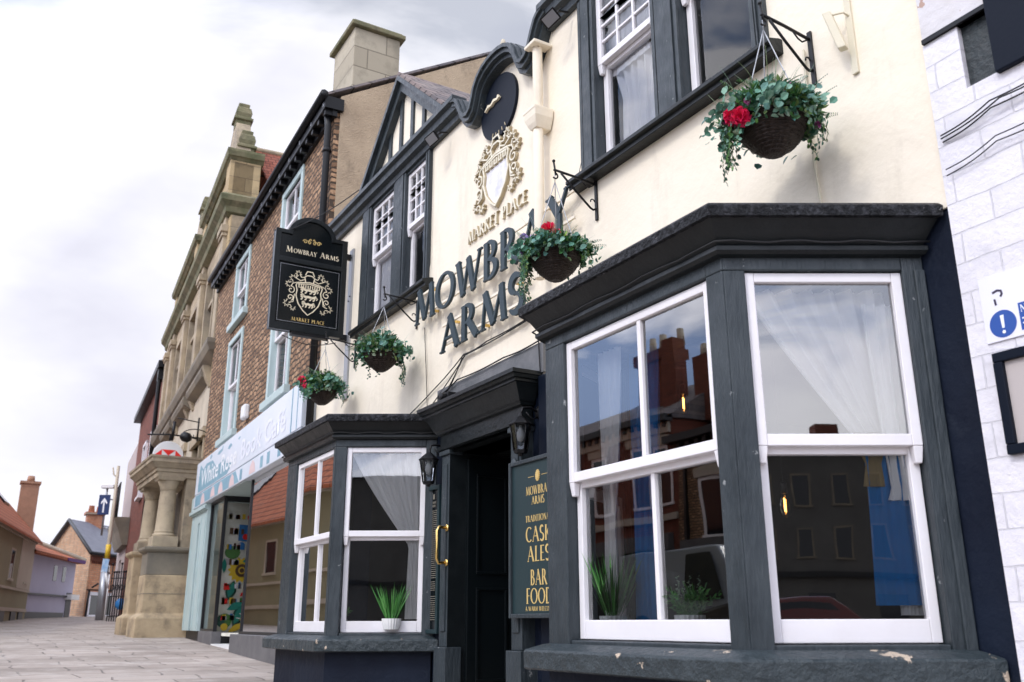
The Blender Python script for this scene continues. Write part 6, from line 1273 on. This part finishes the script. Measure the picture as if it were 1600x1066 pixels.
# pole with sign, railing
pl = far(156, 40); zg = gz(pl.x)
lp = empty('lamp_post', (pl.x, pl.y, zg), 'tall grey pole with a blue arrow sign and yellow band by the railing', 'lamp post')
topv = Vector((0, 0, 1)); side = rt.copy(); side.z = 0; side.normalize()
bse = Vector((pl.x, pl.y, zg)); 
b = MB(); b.tube([bse, bse + topv * 1.8], .17, 12); b.build('base', M['steel'], lp)
b = MB(); b.tube([bse + topv * 1.8, bse + topv * 1.81, bse + topv * 3.0, bse + topv * 5.95], [.17, .08, .075, .06], 10); b.tube([bse + topv * 5.5, bse + topv * 5.6 - side * .15, bse + topv * 5.9 - side * .22], .03, 6); b.build('pole', M['stone_pale'], lp)
FPl = Fr((bse.x, bse.y), 90); FPl.u = side; FPl.n = -hd; FPl.o = Vector((bse.x, bse.y, 0))
b = MB(); b.tube([FPl.p(0, zg + 2.32, 0), FPl.p(0, zg + 2.85, 0)], .10, 8); b.build('yellow_band', M['yellow'], lp)
b = MB(); b.prism(FPl, [(-.12, zg + 1.78), (.12, zg + 1.75), (.15, zg + 2.28), (-.1, zg + 2.3)], .12, .14); b.build('blue_notice', mat('pale_blue_notice', (.25, .45, .70), (.6, .7, .8), ns=6), lp)
b = MB(); b.fb(FPl, -.56, -.12, zg + 4.0, zg + 4.78, .1, .13); b.build('arrow_plate', mat('deep_blue_plate', (.012, .035, .12), rough=.4), lp)
b = MB(); b.prism(FPl, [(-.37, zg + 4.08), (-.31, zg + 4.08), (-.31, zg + 4.5), (-.22, zg + 4.40), (-.22, zg + 4.50), (-.34, zg + 4.66), (-.46, zg + 4.50), (-.46, zg + 4.40), (-.37, zg + 4.5)], .1305, .134); b.build('white_arrow', M['print_white'], lp)
b = MB(); b.tube([FPl.p(-.34, zg + 3.2, 0), FPl.p(-.34, zg + 5.05, 0)], .04, 6); b.tube([FPl.p(-.34, zg + 4.62, 0), FPl.p(.0, zg + 4.6, 0)], .03, 6); b.tube([FPl.p(-.34, zg + 3.5, 0), FPl.p(.0, zg + 3.45, 0)], .03, 6); b.build('sign_arm', M['steel'], lp)
b = MB(); b.fb(FPl, -.56, -.06, zg + 5.05, zg + 5.2, -.1, .1); b.build('sign_light', M['plastic_w'], lp, .02)
ra = far(167, 38.5); rb_ = far(196, 37.5); S5 = Seg(ra, rb_)
rl = empty('railing', tuple(S5.p(.3, gz(ra.x))), 'black iron railing with finials and a blue roundel beside the porch', 'railing')
b = MB(); z0 = gz(ra.x) - .02
for i in range(9): q = S5.len * i / 8; hgt = 1.75 if i % 4 else 2.05; b.tube([S5.p(q, z0, 0), S5.p(q, z0 + hgt, 0)], .022, 6); b.ball(S5.p(q, z0 + hgt + .03, 0), .045, 8)
for z in (.2, .9, 1.55): b.tube([S5.p(0, z0 + z, 0), S5.p(S5.len, z0 + z, 0)], .022, 6)
for i in range(4): b.tube([S5.p(S5.len * (.12 + .25 * i) + .09 * math.cos(k * .7), z0 + 1.22 + .12 * math.sin(k * .7), 0) for k in range(10)], .014, 5)
b.build('iron_bars', M['iron'], rl)
b = MB(); b.lathe([(.2, 0), (.2, .03)], S5.p(S5.len * .6, z0 + .62, -.05), 16, -hd); b.build('blue_roundel', M['blueink'], rl)
tp = far(163, 39.5); b = MB(); z0 = gz(tp.x); b.tube([(tp.x, tp.y, z0), (tp.x, tp.y, z0 + 1.7)], .03, 6); b.tube([(tp.x, tp.y, z0 + 1.2), Vector((tp.x, tp.y, z0 + 1.75)) - side * .15], .05, 6); tag(b.build('white_post', M['plastic_w']), 'thin white post standing between the grey pole and the black railing', 'post')
# ------------------------------------------------------------------ across the street: seen only in the window glass
def opp(x0, x1, y, eave, ridge, wmat, rmat, name, label, wins, depth=8, shop=None):
    f = Fr((x1, y), 180); r = empty(name, ((x0 + x1) / 2, y, 0), label, 'building')
    b = MB(); b.box(x0, x1, y - depth, y, -1, eave); b.build('wall', M[wmat], r)
    b = MB(); b.loft([[(q, y + .3, eave), (q, y - depth / 2, ridge), (q, y - depth - .3, eave)] for q in (x0 - .1, x1 + .1)]); b.build('roof', M[rmat], r)
    for (x, z, w, h) in wins: winbox(f, x1 - x - w, z, w, h, r, t=.11)
    for (x, z, w, h) in wins:
        b = MB(); b.prism(f, [(x1 - x - w - .12, z + h + .002), (x1 - x + .12, z + h + .002), (x1 - x + .18, z + h + .28), (x1 - x - w / 2 + .12, z + h + .33), (x1 - x - w / 2, z + h + .42), (x1 - x - w / 2 - .12, z + h + .33), (x1 - x - w - .18, z + h + .28)], 0, .08); b.build('window_head', M['beige'], r)
    b = MB(); b.fb(f, -.1, x1 - x0 + .1, eave - .12, eave + .1, .0, .38)
    for i in range(int((x1 - x0) / .4)): b.fb(f, .1 + i * .4, .25 + i * .4, eave - .3, eave - .121, 0, .2)
    b.fb(f, x1 - x0 - .5, x1 - x0 - .38, 0, eave - .3, .0, .12); b.build('gutter', M['dkframe'], r)
    if shop: b = MB(); b.fb(f, .3, x1 - x0 - .3, shop + .01, shop + .5, 0, .25); b.build('shop_fascia', M['riser'], r)
    if shop: b = MB(); b.box(x0 + .2, x1 - .2, y, y + .15, .2, shop); b.build('dark_shopfront', M['dkframe'], r)
    return r
r1 = opp(-27.4, -21.9, -13, 7.4, 9.6, 'redbrick_d', 'slate', 'red_brick_shop', 'red brick building with tall chimneys reflected in the right bay window', [(-24.0, 4.7, .9, 1.9), (-26.2, 4.7, .9, 1.9), (-22.95, 4.75, .8, 1.8)], shop=3.3)
b = MB(); b.box(-25.6, -24.0, -15.6, -14.8, 8.2, 10.4); b.box(-25.7, -23.9, -15.7, -14.7, 10.1, 10.5); b.box(-23.9, -23.3, -15.0, -14.4, 8, 10.6); b.build('chimney', M['redbrick_d'], r1)
b = MB(); b.box(-27.4, -21.9, -12.99, -12.86, 6.9, 7.35); b.box(-27.4, -21.9, -12.99, -12.9, 4.2, 4.4); b.build('stone_band', M['beige'], r1)
b = MB()
for x in (-25.2, -24.6, -23.6): b.lathe([(.16, 10.5), (.13, 11.1)], (x, -15.1, 0), 8)
b.build('chimney_pot', M['stone_pale'], r1)
r2 = opp(-21.9, -17.2, -13, 6.6, 8.2, 'old_brick', 'slate', 'brown_brick_shop', 'brown brick building reflected beside the corner post of the right bay', [(-20.8, 3.6, 1.0, 1.7), (-19.0, 3.6, 1.0, 1.7)], shop=3.0)
b = MB(); b.box(-22.3, -20.6, -15.2, -14.4, 7.4, 9.6); b.build('chimney', M['redbrick_d'], r2)
b = MB()
for x in (-22.1, -21.7, -21.3, -20.9): b.lathe([(.14, 9.6), (.12, 10.1)], (x, -14.8, 0), 8)
b.build('chimney_pot', M['stone_pale'], r2)
r3 = opp(-17.2, -3, -14, 7.0, 9.2, 'greyrender', 'slate', 'grey_terrace', 'grey rendered terrace across the street from the pub', [(x, z, 1.0, 1.7) for x in (-16, -13.2, -10.4, -7.6, -4.8) for z in (4.6,)], shop=3.0)
r4 = opp(-46, -27.4, -14, 7.2, 9.8, 'beige', 'slate', 'beige_terrace', 'beige rendered terrace across the street reflected in the left bay window', [(x, z, 1.0, 1.7) for x in (-44, -41, -38, -35, -32, -29.4) for z in (4.6,)], shop=3.0)
# grey block closing the square behind the viewer
fo = Vector((36.2, -5.6, 0)); FG = Fr((fo.x, fo.y), 0); FG.n = Vector((-.862, .507, 0)); FG.u = Vector((.507, .862, 0))
g4 = empty('grey_block', tuple(fo), 'grey three-storey building reflected in the angled right bay window', 'building')
b = MB(); b.loft([[FG.p(-26, z, 0), FG.p(26, z, 0), FG.p(26, z, -9), FG.p(-26, z, -9)] for z in (-1.5, 8.8)]); b.build('wall', M['greyrender'], g4)
b = MB(); b.loft([[FG.p(u, 8.8, .3), FG.p(u, 9.15, -4.5), FG.p(u, 8.8, -9.3)] for u in (-26, 26)]); b.build('roof', M['slate'], g4)
for i in range(-8, 9):
    for z in (6.3, 3.9): winbox(FG, -.1 + i * 1.75, z, .85, 1.4, g4, 'stone_grime', t=.09)
b = MB(); b.fb(FG, -26, 26, 3.0, 3.25, 0, .2); b.build('string_course', M['dkframe'], g4)
b = MB()
for i in range(-6, 7): b.fb(FG, .3 + i * 3.1, 1.4 + i * 3.1, .2, 2.3, 0, .02)
b.build('dark_opening', M['darkglass'], g4)
b = MB(); b.loft([[FG.p(u, z, -3), FG.p(u + 1.2, z, -3), FG.p(u + 1.2, z, -4), FG.p(u, z, -4)] for u, z in ((2.2, 8.9), (2.2, 10.6))]); b.loft([[FG.p(-1.0, z, -3), FG.p(.4, z, -3), FG.p(.4, z, -4), FG.p(-1.0, z, -4)] for z in (8.9, 9.5)]); b.build('chimney', M['redbrick_d'], g4)
def car(name, x, y, ang, paint, label, L_=4.2, H=1.45, van=False):
    r = empty(name, (x, y, gz(x) - (.16 if y < -5.3 else 0)), label, 'van' if van else 'car'); A = R(ang); cx, sx = math.cos(A), math.sin(A); g0 = gz(x) - (.16 if y < -5.3 else 0)
    T = lambda a, b, c: Vector((x + a * cx - b * sx, y + a * sx + b * cx, g0 + c)); w = .85 if not van else .95
    prof = [(-L_ / 2, .35), (-L_ / 2, .85), (-L_ * .42, .95), (-L_ * .28, H - .06), (L_ * .10, H), (L_ * .26, .98), (L_ * .46, .85), (L_ / 2, .6), (L_ / 2, .35)] if not van else [(-L_ / 2, .4), (-L_ / 2, H), (L_ * .2, H + .03), (L_ * .33, 1.25), (L_ * .48, 1.0), (L_ / 2, .6), (L_ / 2, .4)]
    b = MB(); b.loft([[T(a, s_ * w * (1 if c < 1 else .86), c) for a, c in prof] for s_ in (-1, 1)]); b.build('body', M[paint], r, .05)
    b = MB(); z0, z1 = .95, H - .12
    for s_ in (-1, 1): b.poly([T(L_ * a, s_ * w * k, c) for a, c, k in ((-.33 if not van else .02, z0, 1.004), (.20 if not van else .27, z0, 1.004), (.09 if not van else .17, z1, .90), (-.25 if not van else .02, z1, .90))])
    b.poly([T(L_ * (.235 if not van else .335), s_ * .7, c) if c < 1.1 else T(L_ * (.125 if not van else .22), s_ * .64, c) for s_, c in ((-1, 1.0 if not van else 1.06), (1, 1.0 if not van else 1.06), (1, H - .05), (-1, H - .05))]); b.build('window', M['darkglass'], r)
    for a in (-.31, .31):
        for s_ in (-1, 1): b = MB(); b.lathe([(.31, -.1), (.33, 0), (.31, .1)], T(a * L_, s_ * (w - .06), .32), 18, (T(0, 1, 0) - T(0, 0, 0))); b.build('wheel', M['tyre'], r)
car('white_van', -16.6, -9.4, 0, 'carwhite', 'white van parked across the street, seen in the bay glass', 5.0, 2.1, True)
car('parked_car', -11.0, -6.5, 180, 'carblack', 'black car parked by the kerb, seen in the bay glass')
for k_, (x_, y_, a_, p_, lb_) in enumerate(((11.7, -.3, 59.5, 'carred', 'dark red car standing on the square, seen in the angled bay glass'), (7.6, -2.6, 75, 'carblack', 'black car standing on the square, seen low in the angled bay glass'))):
    car('parked_car', x_, y_, a_, p_, lb_)
